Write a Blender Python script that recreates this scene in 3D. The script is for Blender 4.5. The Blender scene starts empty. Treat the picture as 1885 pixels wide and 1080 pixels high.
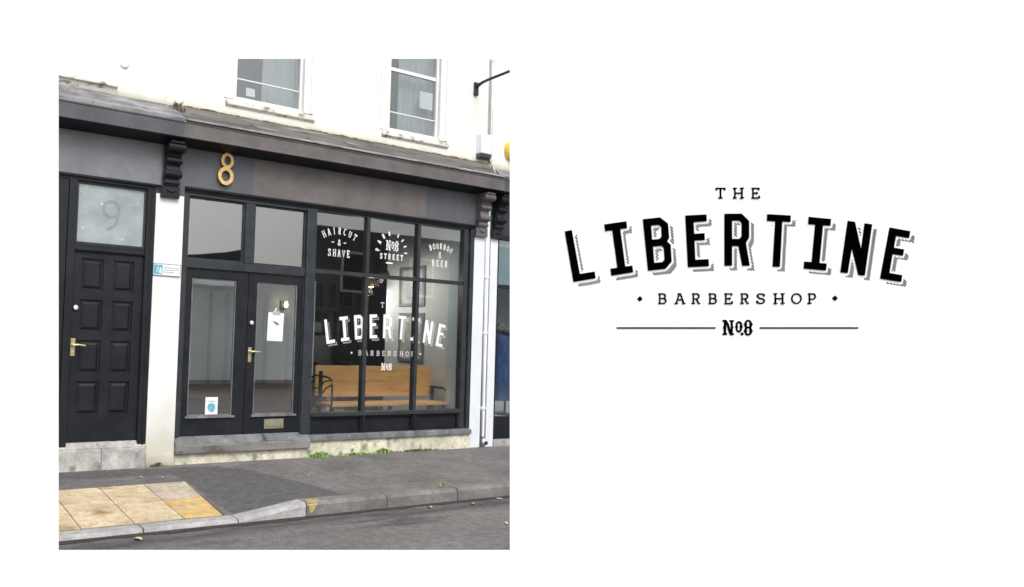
import bpy, bmesh, math, random
from mathutils import Vector, Matrix
from mathutils.geometry import tessellate_polygon
R = math.radians
random.seed(8)
scene = bpy.context.scene
COL = scene.collection

# ------------------------------------------------------------------ camera, sky, sun, exposure
cam_d = bpy.data.cameras.new("camera")
cam = bpy.data.objects.new("camera", cam_d)
COL.objects.link(cam)
cam.matrix_world = Matrix(((0.86951743, -0.04914511, -0.49145111, -2.86688),
                           (-0.49251795, -0.01183119, -0.87022186, -8.06),
                           (0.0369527, 0.99872157, -0.03449228, 1.55),
                           (0, 0, 0, 1)))
cam_d.sensor_fit = 'HORIZONTAL'
cam_d.sensor_width = 36.0
cam_d.lens = 36.0 * 1400 / 1885
cam_d.shift_x = 0.22255
cam_d.shift_y = 0.0106
cam_d.clip_start = 0.05
cam_d.clip_end = 2000
scene.camera = cam

SUN_EL, SUN_AZ = R(48), R(188)          # azimuth measured from +Y, clockwise seen from above
world = bpy.data.worlds.new("World")
scene.world = world
world.use_nodes = True
wn = world.node_tree
bg = wn.nodes["Background"]
sky = wn.nodes.new("ShaderNodeTexSky")
sky.sky_type = 'NISHITA'
sky.sun_disc = False
sky.sun_elevation = SUN_EL
sky.sun_rotation = SUN_AZ
sky.air_density = 1.2
sky.dust_density = 4.0
hs = wn.nodes.new("ShaderNodeHueSaturation")
hs.inputs["Saturation"].default_value = 0.22
wn.links.new(sky.outputs[0], hs.inputs["Color"])
wn.links.new(hs.outputs[0], bg.inputs["Color"])
bg.inputs["Strength"].default_value = 0.15

sun_d = bpy.data.lights.new("sun", 'SUN')
sun_d.energy = 0.8
sun_d.angle = R(22)
sun_d.color = (1.0, 0.975, 0.94)
sun = bpy.data.objects.new("sun", sun_d)
COL.objects.link(sun)
sd = Vector((math.sin(SUN_AZ) * math.cos(SUN_EL), math.cos(SUN_AZ) * math.cos(SUN_EL), math.sin(SUN_EL)))
sun.rotation_euler = sd.to_track_quat('Z', 'Y').to_euler()
sun.location = sd * 60

scene.view_settings.view_transform = 'Standard'
scene.view_settings.look = 'None'
scene.view_settings.exposure = 0.45
scene.view_settings.gamma = 1.0
scene.render.engine = 'CYCLES'
scene.cycles.max_bounces = 8
scene.cycles.transparent_max_bounces = 16
scene.cycles.caustics_reflective = False
scene.cycles.caustics_refractive = False


# ------------------------------------------------------------------ materials
def mat(name, c1, c2=None, scale=6.0, rough=0.6, detail=6.0, bump=0.0, bscale=60.0, metal=0.0, spec=0.5,
        stretch=(1, 1, 1), extra=None, lo=0.35, hi=0.65, grain=None, band=None, patch=None, zstain=None):
    """noise-mottled principled material in object space; extra = (colour, scale, lo, hi, stretch) for one layer of stains"""
    m = bpy.data.materials.new(name)
    m.use_nodes = True
    nt = m.node_tree
    b = nt.nodes["Principled BSDF"]
    b.inputs["Roughness"].default_value = rough
    b.inputs["Metallic"].default_value = metal
    b.inputs["Specular IOR Level"].default_value = spec
    tc = nt.nodes.new("ShaderNodeTexCoord")

    def noise(sc, st, det=6.0):
        mp = nt.nodes.new("ShaderNodeMapping")
        mp.inputs["Scale"].default_value = st
        nt.links.new(tc.outputs["Object"], mp.inputs["Vector"])
        n = nt.nodes.new("ShaderNodeTexNoise")
        n.inputs["Scale"].default_value = sc
        n.inputs["Detail"].default_value = det
        nt.links.new(mp.outputs[0], n.inputs["Vector"])
        return n

    def ramp(src, lo, hi):
        r = nt.nodes.new("ShaderNodeMapRange")
        r.inputs["From Min"].default_value = lo
        r.inputs["From Max"].default_value = hi
        nt.links.new(src, r.inputs["Value"])
        return r.outputs["Result"]

    def mix(f, a, bb):
        x = nt.nodes.new("ShaderNodeMix")
        x.data_type = 'RGBA'
        nt.links.new(f, x.inputs["Factor"])
        for s, v in (("A", a), ("B", bb)):
            if isinstance(v, tuple):
                [i for i in x.inputs if i.name == s and i.type == 'RGBA'][0].default_value = (*v, 1)
            else:
                nt.links.new(v, [i for i in x.inputs if i.name == s and i.type == 'RGBA'][0])
        return [o for o in x.outputs if o.type == 'RGBA'][0]

    if c2 is None:
        c2 = tuple(min(1, v * 1.18 + 0.003) for v in c1)
    n = noise(scale, stretch, detail)
    col = mix(ramp(n.outputs["Fac"], lo, hi), c1, c2)
    for e in (extra or []):
        n2 = noise(e[1], e[4] if len(e) > 4 else (1, 1, 1))
        col = mix(ramp(n2.outputs["Fac"], e[2], e[3]), col, e[0])
    for (zc, z_full, z_none) in (zstain or []):   # grime that starts at a ledge or the ground, with a ragged top
        sz = nt.nodes.new("ShaderNodeSeparateXYZ")
        nt.links.new(tc.outputs["Object"], sz.inputs[0])
        n7 = noise(4.0, (1, 1, 0.7))
        m5 = nt.nodes.new("ShaderNodeMath"); m5.operation = 'MULTIPLY_ADD'
        nt.links.new(n7.outputs["Fac"], m5.inputs[0]); m5.inputs[1].default_value = -0.9 * (z_none - z_full); nt.links.new(sz.outputs["Z"], m5.inputs[2])
        col = mix(ramp(m5.outputs[0], z_none - 0.45 * (z_none - z_full), z_full - 0.45 * (z_none - z_full)), col, zc)
    if patch:                               # a repair whose outline is stored on the mesh
        at = nt.nodes.new("ShaderNodeAttribute")
        at.attribute_name = "repair"
        n4 = noise(5.0, (1, 1, 1))
        ad = nt.nodes.new("ShaderNodeMath")
        ad.operation = 'MULTIPLY_ADD'
        nt.links.new(n4.outputs["Fac"], ad.inputs[0])
        ad.inputs[1].default_value = 0.5
        nt.links.new(at.outputs["Fac"], ad.inputs[2])
        col = mix(ramp(ad.outputs[0], 0.40, 1.10), col, patch)
    for (bc, slope, cen, half, soft) in (band or []):   # worn strips running along the street
        sx = nt.nodes.new("ShaderNodeSeparateXYZ")
        nt.links.new(tc.outputs["Object"], sx.inputs[0])
        n5 = noise(2.2, (0.5, 1.6, 1))
        m1 = nt.nodes.new("ShaderNodeMath"); m1.operation = 'MULTIPLY_ADD'
        nt.links.new(sx.outputs["X"], m1.inputs[0]); m1.inputs[1].default_value = -slope; nt.links.new(sx.outputs["Y"], m1.inputs[2])
        m2 = nt.nodes.new("ShaderNodeMath"); m2.operation = 'MULTIPLY_ADD'
        nt.links.new(n5.outputs["Fac"], m2.inputs[0]); m2.inputs[1].default_value = 0.5; nt.links.new(m1.outputs[0], m2.inputs[2])
        m3 = nt.nodes.new("ShaderNodeMath"); m3.operation = 'SUBTRACT'
        nt.links.new(m2.outputs[0], m3.inputs[0]); m3.inputs[1].default_value = cen + 0.25
        m4 = nt.nodes.new("ShaderNodeMath"); m4.operation = 'ABSOLUTE'
        nt.links.new(m3.outputs[0], m4.inputs[0])
        col = mix(ramp(m4.outputs[0], half + soft, half - soft), col, bc)
    for (gs, g0, g1, amt) in (grain or []):  # aggregate: lighter and darker grains
        n6 = noise(gs, (1, 1, 1), 2.0)
        mr = nt.nodes.new("ShaderNodeMapRange")
        mr.inputs["From Min"].default_value = g0
        mr.inputs["From Max"].default_value = g1
        mr.inputs["To Min"].default_value = 1 - amt
        mr.inputs["To Max"].default_value = 1 + amt
        nt.links.new(n6.outputs["Fac"], mr.inputs["Value"])
        vm = nt.nodes.new("ShaderNodeVectorMath"); vm.operation = 'SCALE'
        nt.links.new(col, vm.inputs[0]); nt.links.new(mr.outputs["Result"], vm.inputs["Scale"])
        col = vm.outputs[0]
    nt.links.new(col, b.inputs["Base Color"])
    if bump:
        n3 = noise(bscale, (1, 1, 1), 3.0)
        bp = nt.nodes.new("ShaderNodeBump")
        bp.inputs["Strength"].default_value = bump
        bp.inputs["Distance"].default_value = 0.01
        nt.links.new(n3.outputs["Fac"], bp.inputs["Height"])
        nt.links.new(bp.outputs[0], b.inputs["Normal"])
    return m


def glass_mat(name, base=0.10, tint=(0.9, 0.93, 0.93), wob=0.02):
    m = bpy.data.materials.new(name)
    m.use_nodes = True
    nt = m.node_tree
    nt.nodes.remove(nt.nodes["Principled BSDF"])
    out = nt.nodes["Material Output"]
    tr = nt.nodes.new("ShaderNodeBsdfTransparent")
    tr.inputs["Color"].default_value = (*tint, 1)
    gl = nt.nodes.new("ShaderNodeBsdfGlossy")
    gl.inputs["Roughness"].default_value = 0.015
    fw = nt.nodes.new("ShaderNodeLayerWeight")
    fw.inputs["Blend"].default_value = 0.5
    lw = nt.nodes.new("ShaderNodeMath")
    lw.operation = 'POWER'
    lw.inputs[1].default_value = 5.0
    nt.links.new(fw.outputs["Facing"], lw.inputs[0])
    mp = nt.nodes.new("ShaderNodeMapRange")
    mp.inputs["From Max"].default_value = 1.0
    mp.inputs["To Min"].default_value = base
    mp.inputs["To Max"].default_value = 1.0
    nt.links.new(lw.outputs[0], mp.inputs["Value"])
    tc = nt.nodes.new("ShaderNodeTexCoord")
    n = nt.nodes.new("ShaderNodeTexNoise")
    n.inputs["Scale"].default_value = 1.6
    n.inputs["Detail"].default_value = 1
    nt.links.new(tc.outputs["Object"], n.inputs["Vector"])
    bp = nt.nodes.new("ShaderNodeBump")
    bp.inputs["Strength"].default_value = wob
    bp.inputs["Distance"].default_value = 0.05
    nt.links.new(n.outputs["Fac"], bp.inputs["Height"])
    nt.links.new(bp.outputs[0], gl.inputs["Normal"])
    mx = nt.nodes.new("ShaderNodeMixShader")
    nt.links.new(mp.outputs["Result"], mx.inputs["Fac"])
    nt.links.new(tr.outputs[0], mx.inputs[1])
    nt.links.new(gl.outputs[0], mx.inputs[2])
    nt.links.new(mx.outputs[0], out.inputs["Surface"])
    return m


def lamp_mat(name, col, strength):
    m = bpy.data.materials.new(name)
    m.use_nodes = True
    b = m.node_tree.nodes["Principled BSDF"]
    b.inputs["Base Color"].default_value = (*col, 1)
    b.inputs["Emission Color"].default_value = (*col, 1)
    b.inputs["Emission Strength"].default_value = strength
    return m


M = {}
M['board'] = mat('white_board', (0.86, 0.86, 0.86), (0.9, 0.9, 0.9), 3, 0.6)
M['ink'] = mat('black_vinyl', (0.0006, 0.0006, 0.0006), (0.001, 0.001, 0.001), 8, 0.95, spec=0.0)
M['render'] = mat('white_render', (0.80, 0.79, 0.75), (0.86, 0.85, 0.83), 2.0, 0.8, bump=0.12, bscale=40,
                  extra=[((0.70, 0.68, 0.61), 1.3, 0.62, 0.80, (1, 1, 0.35))], zstain=[((0.73, 0.71, 0.63), 4.09, 4.28), ((0.42, 0.39, 0.29), 4.04, 4.15)])
M['pilaster'] = mat('white_masonry_paint', (0.78, 0.77, 0.75), (0.85, 0.85, 0.84), 3.0, 0.55, bump=0.12, bscale=30,
                    extra=[((0.50, 0.47, 0.40), 7, 0.70, 0.84)], zstain=[((0.60, 0.57, 0.48), 0.05, 0.75), ((0.30, 0.28, 0.23), -0.02, 0.13)])
M['coolwhite'] = mat('cool_white_paint', (0.72, 0.75, 0.80), (0.79, 0.81, 0.85), 3.0, 0.45)
M['cream'] = mat('stained_cream_plinth', (0.51, 0.4874, 0.375), (0.75, 0.7126, 0.5776), 4.0, 0.8, bump=0.3, bscale=35,
                 extra=[((0.20, 0.19, 0.15), 9, 0.56, 0.72), ((0.16, 0.2, 0.08), 3, 0.62, 0.78)], grain=[(60, 0.3, 0.7, 0.16), (13, 0.35, 0.65, 0.12)])
M['stone'] = mat('worn_step_stone', (0.3125, 0.2969, 0.2844), (0.5, 0.4765, 0.4531), 5.0, 0.8, bump=0.3, bscale=45,
                 extra=[((0.14, 0.13, 0.12), 7, 0.58, 0.75)], grain=[(60, 0.3, 0.7, 0.16), (13, 0.35, 0.65, 0.12)])
M['greystone'] = mat('grey_worn_stone', (0.17, 0.165, 0.152), (0.26, 0.25, 0.235), 4.0, 0.8, bump=0.3, bscale=40, stretch=(0.6, 1, 2),
                     extra=[((0.10, 0.095, 0.085), 6, 0.56, 0.7, (0.6, 1, 1.5)), ((0.42, 0.41, 0.38), 12, 0.66, 0.74)])
M['sillgrey'] = mat('grey_sill_paint', (0.1232, 0.1305, 0.1421), (0.203, 0.2102, 0.2175), 5.0, 0.55, bump=0.15, bscale=30,
                    extra=[((0.32, 0.30, 0.27), 14, 0.64, 0.74), ((0.05, 0.05, 0.05), 6, 0.6, 0.75)], grain=[(60, 0.3, 0.7, 0.16), (13, 0.35, 0.65, 0.12)])
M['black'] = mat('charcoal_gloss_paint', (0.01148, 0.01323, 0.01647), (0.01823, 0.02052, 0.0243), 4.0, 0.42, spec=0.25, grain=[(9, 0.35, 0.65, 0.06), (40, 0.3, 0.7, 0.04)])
M['frame'] = mat('slate_frame_paint', (0.027, 0.0315, 0.03675), (0.0405, 0.045, 0.05175), 5.0, 0.42, spec=0.3, grain=[(9, 0.35, 0.65, 0.06), (40, 0.3, 0.7, 0.04)])
M['fascia_l'] = mat('grey_fascia_paint', (0.1612, 0.1669, 0.1825), (0.2038, 0.2116, 0.2289), 2.0, 0.55, grain=[(9, 0.35, 0.65, 0.06), (40, 0.3, 0.7, 0.04)])
M['fascia_d'] = mat('dark_fascia_paint', (0.08723, 0.09159, 0.1032), (0.1091, 0.1134, 0.128), 2.0, 0.55, grain=[(9, 0.35, 0.65, 0.06), (40, 0.3, 0.7, 0.04)])
M['fascia_b'] = mat('faded_brown_fascia_paint', (0.1213, 0.1076, 0.1028), (0.1547, 0.1436, 0.1399), 2.4, 0.6,
                    extra=[((0.16, 0.105, 0.093), 2.6, 0.56, 0.75, (1, 1, 2.2))], grain=[(9, 0.35, 0.65, 0.06), (40, 0.3, 0.7, 0.04)])
M['corn_l'] = mat('grey_cornice_paint', (0.06025, 0.06386, 0.07471), (0.08435, 0.08797, 0.1), 3.0, 0.5, grain=[(9, 0.35, 0.65, 0.06), (40, 0.3, 0.7, 0.04)])
M['corn_b'] = mat('brown_grey_cornice_paint', (0.09992, 0.09135, 0.0885), (0.1399, 0.1285, 0.1257), 3.0, 0.55,
                  extra=[((0.16, 0.15, 0.14), 9, 0.62, 0.78, (0.5, 1, 3))], grain=[(9, 0.35, 0.65, 0.06), (40, 0.3, 0.7, 0.04)])
M['lead'] = mat('weathered_lead', (0.1322, 0.1322, 0.1361), (0.2799, 0.2799, 0.2877), 3.5, 0.6, stretch=(0.7, 1, 4), bump=0.3, bscale=14,
                extra=[((0.10, 0.10, 0.10), 6, 0.58, 0.72, (0.6, 1, 3))], grain=[(60, 0.3, 0.7, 0.16), (13, 0.35, 0.65, 0.12)])
M['mossy'] = mat('weathered_ledge', (0.09384, 0.08611, 0.07949), (0.1656, 0.1524, 0.1413), 2.2, 0.9, stretch=(0.35, 1, 5), bump=0.5, bscale=30,
                 extra=[((0.27, 0.26, 0.25), 3.2, 0.58, 0.70, (0.4, 1, 6)), ((0.06, 0.058, 0.05), 5, 0.58, 0.68, (0.6, 1, 3))])
M['moss'] = mat('moss_line', (0.10, 0.10, 0.055), (0.30, 0.28, 0.20), 6, 0.95, stretch=(0.6, 1, 1), bump=0.8, bscale=40)
M['sillstone'] = mat('stained_window_sill', (0.66, 0.65, 0.58), (0.8, 0.79, 0.72), 4, 0.8, bump=0.2,
                     extra=[((0.24, 0.225, 0.17), 11, 0.54, 0.64, (0.7, 1, 1.3))])
M['sash'] = mat('white_gloss_sash', (0.78, 0.79, 0.8), (0.84, 0.85, 0.86), 4, 0.35)
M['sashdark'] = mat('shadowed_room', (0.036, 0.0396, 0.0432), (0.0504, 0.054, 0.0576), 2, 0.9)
M['blindgrey'] = mat('grey_net_curtain', (0.3213, 0.3427, 0.3641), (0.3856, 0.407, 0.4284), 9, 0.9, stretch=(3, 1, 0.1))
M['glass'] = glass_mat('shop_glass', 0.18)
M['glass_tr'] = glass_mat('transom_glass', 0.24)
M['glass_door'] = glass_mat('door_glass', 0.28)
M['glass_up'] = glass_mat('upper_glass', 0.15)
M['frost'] = mat('frosted_fanlight', (0.27, 0.3172, 0.324), (0.3645, 0.4118, 0.4185), 5, 0.35,
                 extra=[((0.62, 0.68, 0.70), 13, 0.66, 0.74)])
M['frost9'] = mat('etched_numeral', (0.2268, 0.2691, 0.2768), (0.2645, 0.3099, 0.3175), 5, 0.5)
M['brass'] = mat('aged_brass', (0.682, 0.55, 0.286), (0.836, 0.726, 0.462), 20, 0.32, metal=0.75)
M['chrome'] = mat('lock_chrome', (0.75, 0.75, 0.72), (0.85, 0.85, 0.82), 20, 0.25, metal=0.6)
M['gold8'] = mat('gilded_wood', (0.567, 0.3645, 0.1215), (0.783, 0.54, 0.2295), 14, 0.4, metal=0.25, stretch=(1, 1, 3))
M['gold8s'] = mat('gilded_edge', (0.22, 0.12, 0.035), (0.28, 0.16, 0.05), 14, 0.5)
M['letterplate'] = mat('tarnished_letter_plate', (0.30, 0.28, 0.20), (0.40, 0.38, 0.28), 15, 0.4, metal=0.5)
M['paper'] = mat('white_paper', (0.80, 0.82, 0.85), (0.86, 0.87, 0.9), 8, 0.7)
M['print'] = mat('printed_grey', (0.20, 0.21, 0.23), (0.3, 0.31, 0.33), 30, 0.8)
M['blueprint'] = mat('printed_blue', (0.055, 0.33, 0.495), (0.132, 0.462, 0.605), 24, 0.6)
M['teal'] = mat('printed_teal', (0.072, 0.324, 0.408), (0.24, 0.54, 0.6), 28, 0.6)
M['vinyl'] = mat('white_vinyl', (0.80, 0.82, 0.83), (0.86, 0.87, 0.88), 6, 0.5)
M['iron'] = mat('black_iron', (0.018, 0.018, 0.02), (0.03, 0.03, 0.033), 12, 0.5)
M['plastic'] = mat('white_plastic', (0.82, 0.83, 0.86), (0.86, 0.87, 0.9), 3, 0.4)
M['navy'] = mat('navy_plastic', (0.06, 0.075, 0.11), (0.08, 0.10, 0.14), 6, 0.4)
M['yellow'] = mat('yellow_plastic', (0.75, 0.50, 0.06), (0.82, 0.58, 0.10), 4, 0.4, extra=[((0.25, 0.2, 0.1), 9, 0.62, 0.68)])
M['asphalt'] = mat('road_asphalt', (0.1254, 0.1163, 0.1193), (0.1912, 0.1789, 0.182), 1.1, 0.85, bump=0.5, bscale=110,
                   stretch=(0.5, 1.6, 1), extra=[((0.20, 0.187, 0.18), 1.5, 0.53, 0.70, (0.22, 1.9, 1)),
                                                 ((0.085, 0.075, 0.077), 3.0, 0.58, 0.72, (0.3, 1.5, 1)),
                                                 ((0.22, 0.21, 0.205), 55, 0.66, 0.74)],
                   band=[((0.165, 0.155, 0.148), 0.03, -2.98, 0.17, 0.05), ((0.075, 0.064, 0.064), 0.0, -2.33, 0.10, 0.10)], grain=[(75, 0.3, 0.7, 0.42), (14, 0.35, 0.65, 0.16)])
M['worn'] = mat('worn_asphalt', (0.085, 0.079, 0.08), (0.20, 0.19, 0.182), 3.0, 0.85, bump=0.5, bscale=110, stretch=(0.5, 2.0, 1), lo=0.42, hi=0.6)
M['pave'] = mat('pavement_asphalt', (0.1264, 0.1206, 0.1192), (0.1911, 0.1823, 0.1778), 1.6, 0.85, bump=0.4, bscale=120,
                extra=[((0.185, 0.175, 0.168), 1.7, 0.56, 0.72, (0.5, 1.3, 1)), ((0.25, 0.24, 0.23), 26, 0.70, 0.76)], patch=(0.104, 0.100, 0.101), grain=[(80, 0.3, 0.7, 0.40), (11, 0.35, 0.65, 0.16)])
M['pave_patch'] = mat('smooth_dark_patch', (0.09588, 0.09282, 0.09588), (0.1173, 0.1142, 0.1153), 2.5, 0.8, bump=0.25, bscale=150)
M['kerb'] = mat('kerb_concrete', (0.1457, 0.1386, 0.1346), (0.216, 0.2079, 0.2009), 3.0, 0.8, bump=0.3, bscale=60,
                extra=[((0.11, 0.105, 0.10), 6, 0.6, 0.76)], grain=[(60, 0.3, 0.7, 0.16), (13, 0.35, 0.65, 0.12)])
M['kerb_pale'] = mat('pale_new_kerb', (0.3289, 0.3244, 0.3209), (0.4309, 0.4252, 0.4196), 4.0, 0.8, bump=0.2, bscale=60,
                     extra=[((0.24, 0.235, 0.225), 8, 0.62, 0.78)], grain=[(60, 0.3, 0.7, 0.16), (13, 0.35, 0.65, 0.12)])
M['kerb_yellow'] = mat('worn_yellow_paint', (0.55, 0.38, 0.10), (0.35, 0.28, 0.16), 18, 0.7)
M['gutter'] = mat('gutter_shadow_line', (0.028, 0.025, 0.024), (0.055, 0.05, 0.048), 9, 0.9)  # shade at the kerb's foot, put into a dark colour
M['gap'] = mat('joint_dirt', (0.063, 0.0594, 0.054), (0.108, 0.099, 0.09), 20, 0.95)
M['slab_a'] = mat('buff_slab', (0.52, 0.4095, 0.2535), (0.663, 0.546, 0.3705), 3.0, 0.8, bump=0.3, bscale=70,
                  extra=[((0.31, 0.215, 0.10), 3.4, 0.56, 0.74)], grain=[(60, 0.3, 0.7, 0.16), (13, 0.35, 0.65, 0.12)])
M['slab_b'] = mat('ochre_slab', (0.546, 0.364, 0.13), (0.637, 0.4485, 0.195), 4.0, 0.8, bump=0.3, bscale=70,
                  extra=[((0.48, 0.38, 0.22), 5, 0.58, 0.7)], grain=[(60, 0.3, 0.7, 0.16), (13, 0.35, 0.65, 0.12)])
M['slab_c'] = mat('grey_buff_slab', (0.429, 0.3575, 0.2795), (0.546, 0.468, 0.3705), 4.0, 0.8, bump=0.3, bscale=70, grain=[(60, 0.3, 0.7, 0.16), (13, 0.35, 0.65, 0.12)])
M['weed'] = mat('weed_green', (0.175, 0.28, 0.07875), (0.385, 0.525, 0.1925), 20, 0.6)
M['weed_dark'] = mat('moss_brown', (0.12, 0.108, 0.066), (0.24, 0.216, 0.132), 20, 0.8)
M['leaf'] = mat('dry_leaf', (0.576, 0.432, 0.204), (0.744, 0.624, 0.384), 30, 0.7)
M['pale_leaf'] = mat('pale_litter', (0.65, 0.624, 0.546), (0.78, 0.754, 0.702), 30, 0.7)
M['int_grey'] = mat('interior_grey_paint', (0.6523, 0.6523, 0.6648), (0.7276, 0.7276, 0.7401), 1.5, 0.8)
M['reflected_grey'] = mat('reflection_pale_boards', (0.65, 0.663, 0.676), (0.754, 0.767, 0.78), 1.5, 0.7)  # for the added boards that imitate grey reflections in the door glass
M['int_dark'] = mat('interior_charcoal_paint', (0.018, 0.018, 0.019), (0.03, 0.03, 0.03), 1.5, 0.8)
M['int_warm'] = mat('interior_taupe_paint', (0.06, 0.0528, 0.0464), (0.08, 0.072, 0.064), 2, 0.8)
M['floor_wood'] = mat('brown_floorboards', (0.075, 0.045, 0.028), (0.14, 0.085, 0.05), 4, 0.5, stretch=(0.4, 6, 1))
M['ceiling'] = mat('interior_ceiling', (0.07, 0.07, 0.07), (0.09, 0.09, 0.09), 2, 0.9)
M['pine'] = mat('pale_pine', (0.80, 0.42, 0.145), (0.90, 0.52, 0.20), 3, 0.5, stretch=(0.6, 3, 7),
                extra=[((0.62, 0.31, 0.095), 5, 0.58, 0.72, (0.5, 3, 5))])
M['picframe'] = mat('grey_picture_frame', (0.18, 0.18, 0.189), (0.252, 0.252, 0.261), 8, 0.5)
M['picture'] = mat('picture_print', (0.36, 0.36, 0.372), (0.552, 0.552, 0.552), 9, 0.7)
M['brownwood'] = mat('dark_brown_frame', (0.06, 0.035, 0.02), (0.10, 0.06, 0.035), 8, 0.5)
M['mirror'] = mat('mirror_silver', (0.35, 0.30, 0.27), (0.4, 0.34, 0.3), 2, 0.06, metal=1.0)
M['denim'] = mat('blue_cloth', (0.048, 0.088, 0.24), (0.096, 0.16, 0.384), 7, 0.9, stretch=(3, 3, 0.7))
M['floral'] = mat('grey_floral_cloth', (0.08, 0.08, 0.08), (0.38, 0.38, 0.37), 22, 0.9)
M['pale_blue'] = mat('pale_blue_panel', (0.476, 0.588, 0.644), (0.56, 0.672, 0.728), 3, 0.6)
M['opp_wall'] = mat('pale_grey_render', (0.56, 0.56, 0.56), (0.64, 0.64, 0.64), 1.0, 0.8)
M['opp_brick'] = mat('grey_brick', (0.1, 0.1, 0.105), (0.13, 0.13, 0.135), 2.0, 0.85)
M['slate'] = mat('slate_roof', (0.035, 0.037, 0.042), (0.05, 0.052, 0.058), 5, 0.7)
M['bulb'] = lamp_mat('warm_bulb', (1.0, 0.78, 0.42), 10.0)
M['shade'] = mat('dark_brass_shade', (0.10, 0.075, 0.04), (0.16, 0.12, 0.07), 10, 0.4, metal=0.6)


# ------------------------------------------------------------------ mesh helpers
class MB:
    def __init__(s):
        s.v, s.f, s.mi = [], [], []

    def face(s, pts, mi=0):
        b = len(s.v)
        s.v += [tuple(p) for p in pts]
        s.f.append(tuple(range(b, b + len(pts))))
        s.mi.append(mi)

    def box(s, x0, x1, y0, y1, z0, z1, mi=0):
        b = len(s.v)
        s.v += [(x0, y0, z0), (x1, y0, z0), (x1, y1, z0), (x0, y1, z0), (x0, y0, z1), (x1, y0, z1), (x1, y1, z1), (x0, y1, z1)]
        for q in ((0, 3, 2, 1), (4, 5, 6, 7), (0, 1, 5, 4), (1, 2, 6, 5), (2, 3, 7, 6), (3, 0, 4, 7)):
            s.f.append(tuple(b + i for i in q))
            s.mi.append(mi)
        return s

    def sweep_x(s, prof, x0, x1, mi=0):
        """profile of (y,z) extruded along x"""
        n = len(prof)
        b = len(s.v)
        s.v += [(x0, y, z) for y, z in prof] + [(x1, y, z) for y, z in prof]
        for i in range(n):
            j = (i + 1) % n
            s.f.append((b + i, b + j, b + n + j, b + n + i))
            s.mi.append(mi)
        for base, rev in ((b, True), (b + n, False)):
            tris = tessellate_polygon([[Vector((y, z, 0)) for y, z in prof]])
            for t in tris:
                s.f.append(tuple(base + i for i in (t[::-1] if rev else t)))
                s.mi.append(mi)
        return s

    def tube(s, pts, r, n=10, mi=0, caps=True):
        pts = [Vector(p) for p in pts]
        rs = r if isinstance(r, (list, tuple)) else [r] * len(pts)
        rings = []
        for i, p in enumerate(pts):
            d = (pts[min(i + 1, len(pts) - 1)] - pts[max(i - 1, 0)]).normalized()
            a = d.cross(Vector((0, 0, 1)))
            if a.length < 0.05:
                a = d.cross(Vector((0, 1, 0)))
            a.normalize()
            c = d.cross(a).normalized()
            b = len(s.v)
            for k in range(n):
                t = 2 * math.pi * k / n
                s.v.append(tuple(p + (a * math.cos(t) + c * math.sin(t)) * rs[i]))
            rings.append(b)
        for i in range(len(rings) - 1):
            for k in range(n):
                s.f.append((rings[i] + k, rings[i] + (k + 1) % n, rings[i + 1] + (k + 1) % n, rings[i + 1] + k))
                s.mi.append(mi)
        if caps:
            s.f.append(tuple(rings[0] + k for k in range(n))[::-1]); s.mi.append(mi)
            s.f.append(tuple(rings[-1] + k for k in range(n))); s.mi.append(mi)
        return s

    def lathe(s, prof, c=(0, 0, 0), axis='Z', n=16, mi=0):
        """prof of (radius, height)"""
        rings = []
        for r, h in prof:
            b = len(s.v)
            for k in range(n):
                t = 2 * math.pi * k / n
                u, w = r * math.cos(t), r * math.sin(t)
                p = {'Z': (u, w, h), 'Y': (u, h, w), 'X': (h, u, w)}[axis]
                s.v.append((c[0] + p[0], c[1] + p[1], c[2] + p[2]))
            rings.append(b)
        for i in range(len(rings) - 1):
            for k in range(n):
                s.f.append((rings[i] + k, rings[i] + (k + 1) % n, rings[i + 1] + (k + 1) % n, rings[i + 1] + k))
                s.mi.append(mi)
        s.f.append(tuple(rings[0] + k for k in range(n))); s.mi.append(mi)
        s.f.append(tuple(rings[-1] + k for k in range(n))); s.mi.append(mi)
        return s

    def prism(s, outer, holes, h0, h1, place, mi=0, side=None):
        """2-D polygon (with holes) raised from h0 to h1; place(x,y,h) gives the 3-D point"""
        loops = [outer] + list(holes)
        tris = tessellate_polygon([[Vector((x, y, 0)) for x, y in l] for l in loops])
        flat = [p for l in loops for p in l]
        for h in (h0, h1):
            b = len(s.v)
            s.v += [tuple(place(x, y, h)) for x, y in flat]
            for t in tris:
                s.f.append(tuple(b + i for i in t)); s.mi.append(mi)
        n = len(flat)
        b0 = len(s.v) - 2 * n
        o = 0
        for l in loops:
            for i in range(len(l)):
                j = (i + 1) % len(l)
                s.f.append((b0 + o + i, b0 + o + j, b0 + n + o + j, b0 + n + o + i))
                s.mi.append(mi if side is None else side)
            o += len(l)
        return s

    def build(s, name, mats, parent=None, bevel=0.0, smooth=False, fix=True, loc=None):
        me = bpy.data.meshes.new(name)
        me.from_pydata(s.v, [], s.f)
        for m in (mats if isinstance(mats, list) else [mats]):
            me.materials.append(m)
        for p, i in zip(me.polygons, s.mi):
            p.material_index = i
            p.use_smooth = smooth
        me.update()
        if fix:
            bm = bmesh.new()
            bm.from_mesh(me)
            bmesh.ops.recalc_face_normals(bm, faces=bm.faces)
            bm.to_mesh(me)
            bm.free()
        o = bpy.data.objects.new(name, me)
        COL.objects.link(o)
        if parent:
            o.parent = parent
        if loc:
            o.location = loc
        if bevel:
            md = o.modifiers.new("bevel", 'BEVEL')
            md.width = bevel
            md.segments = 2
            md.limit_method = 'ANGLE'
            md.angle_limit = R(40)
        return o


def tag(o, label, cat, group=None, kind=None):
    o["label"] = label
    o["category"] = cat
    if group:
        o["group"] = group
    if kind:
        o["kind"] = kind
    return o


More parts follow.
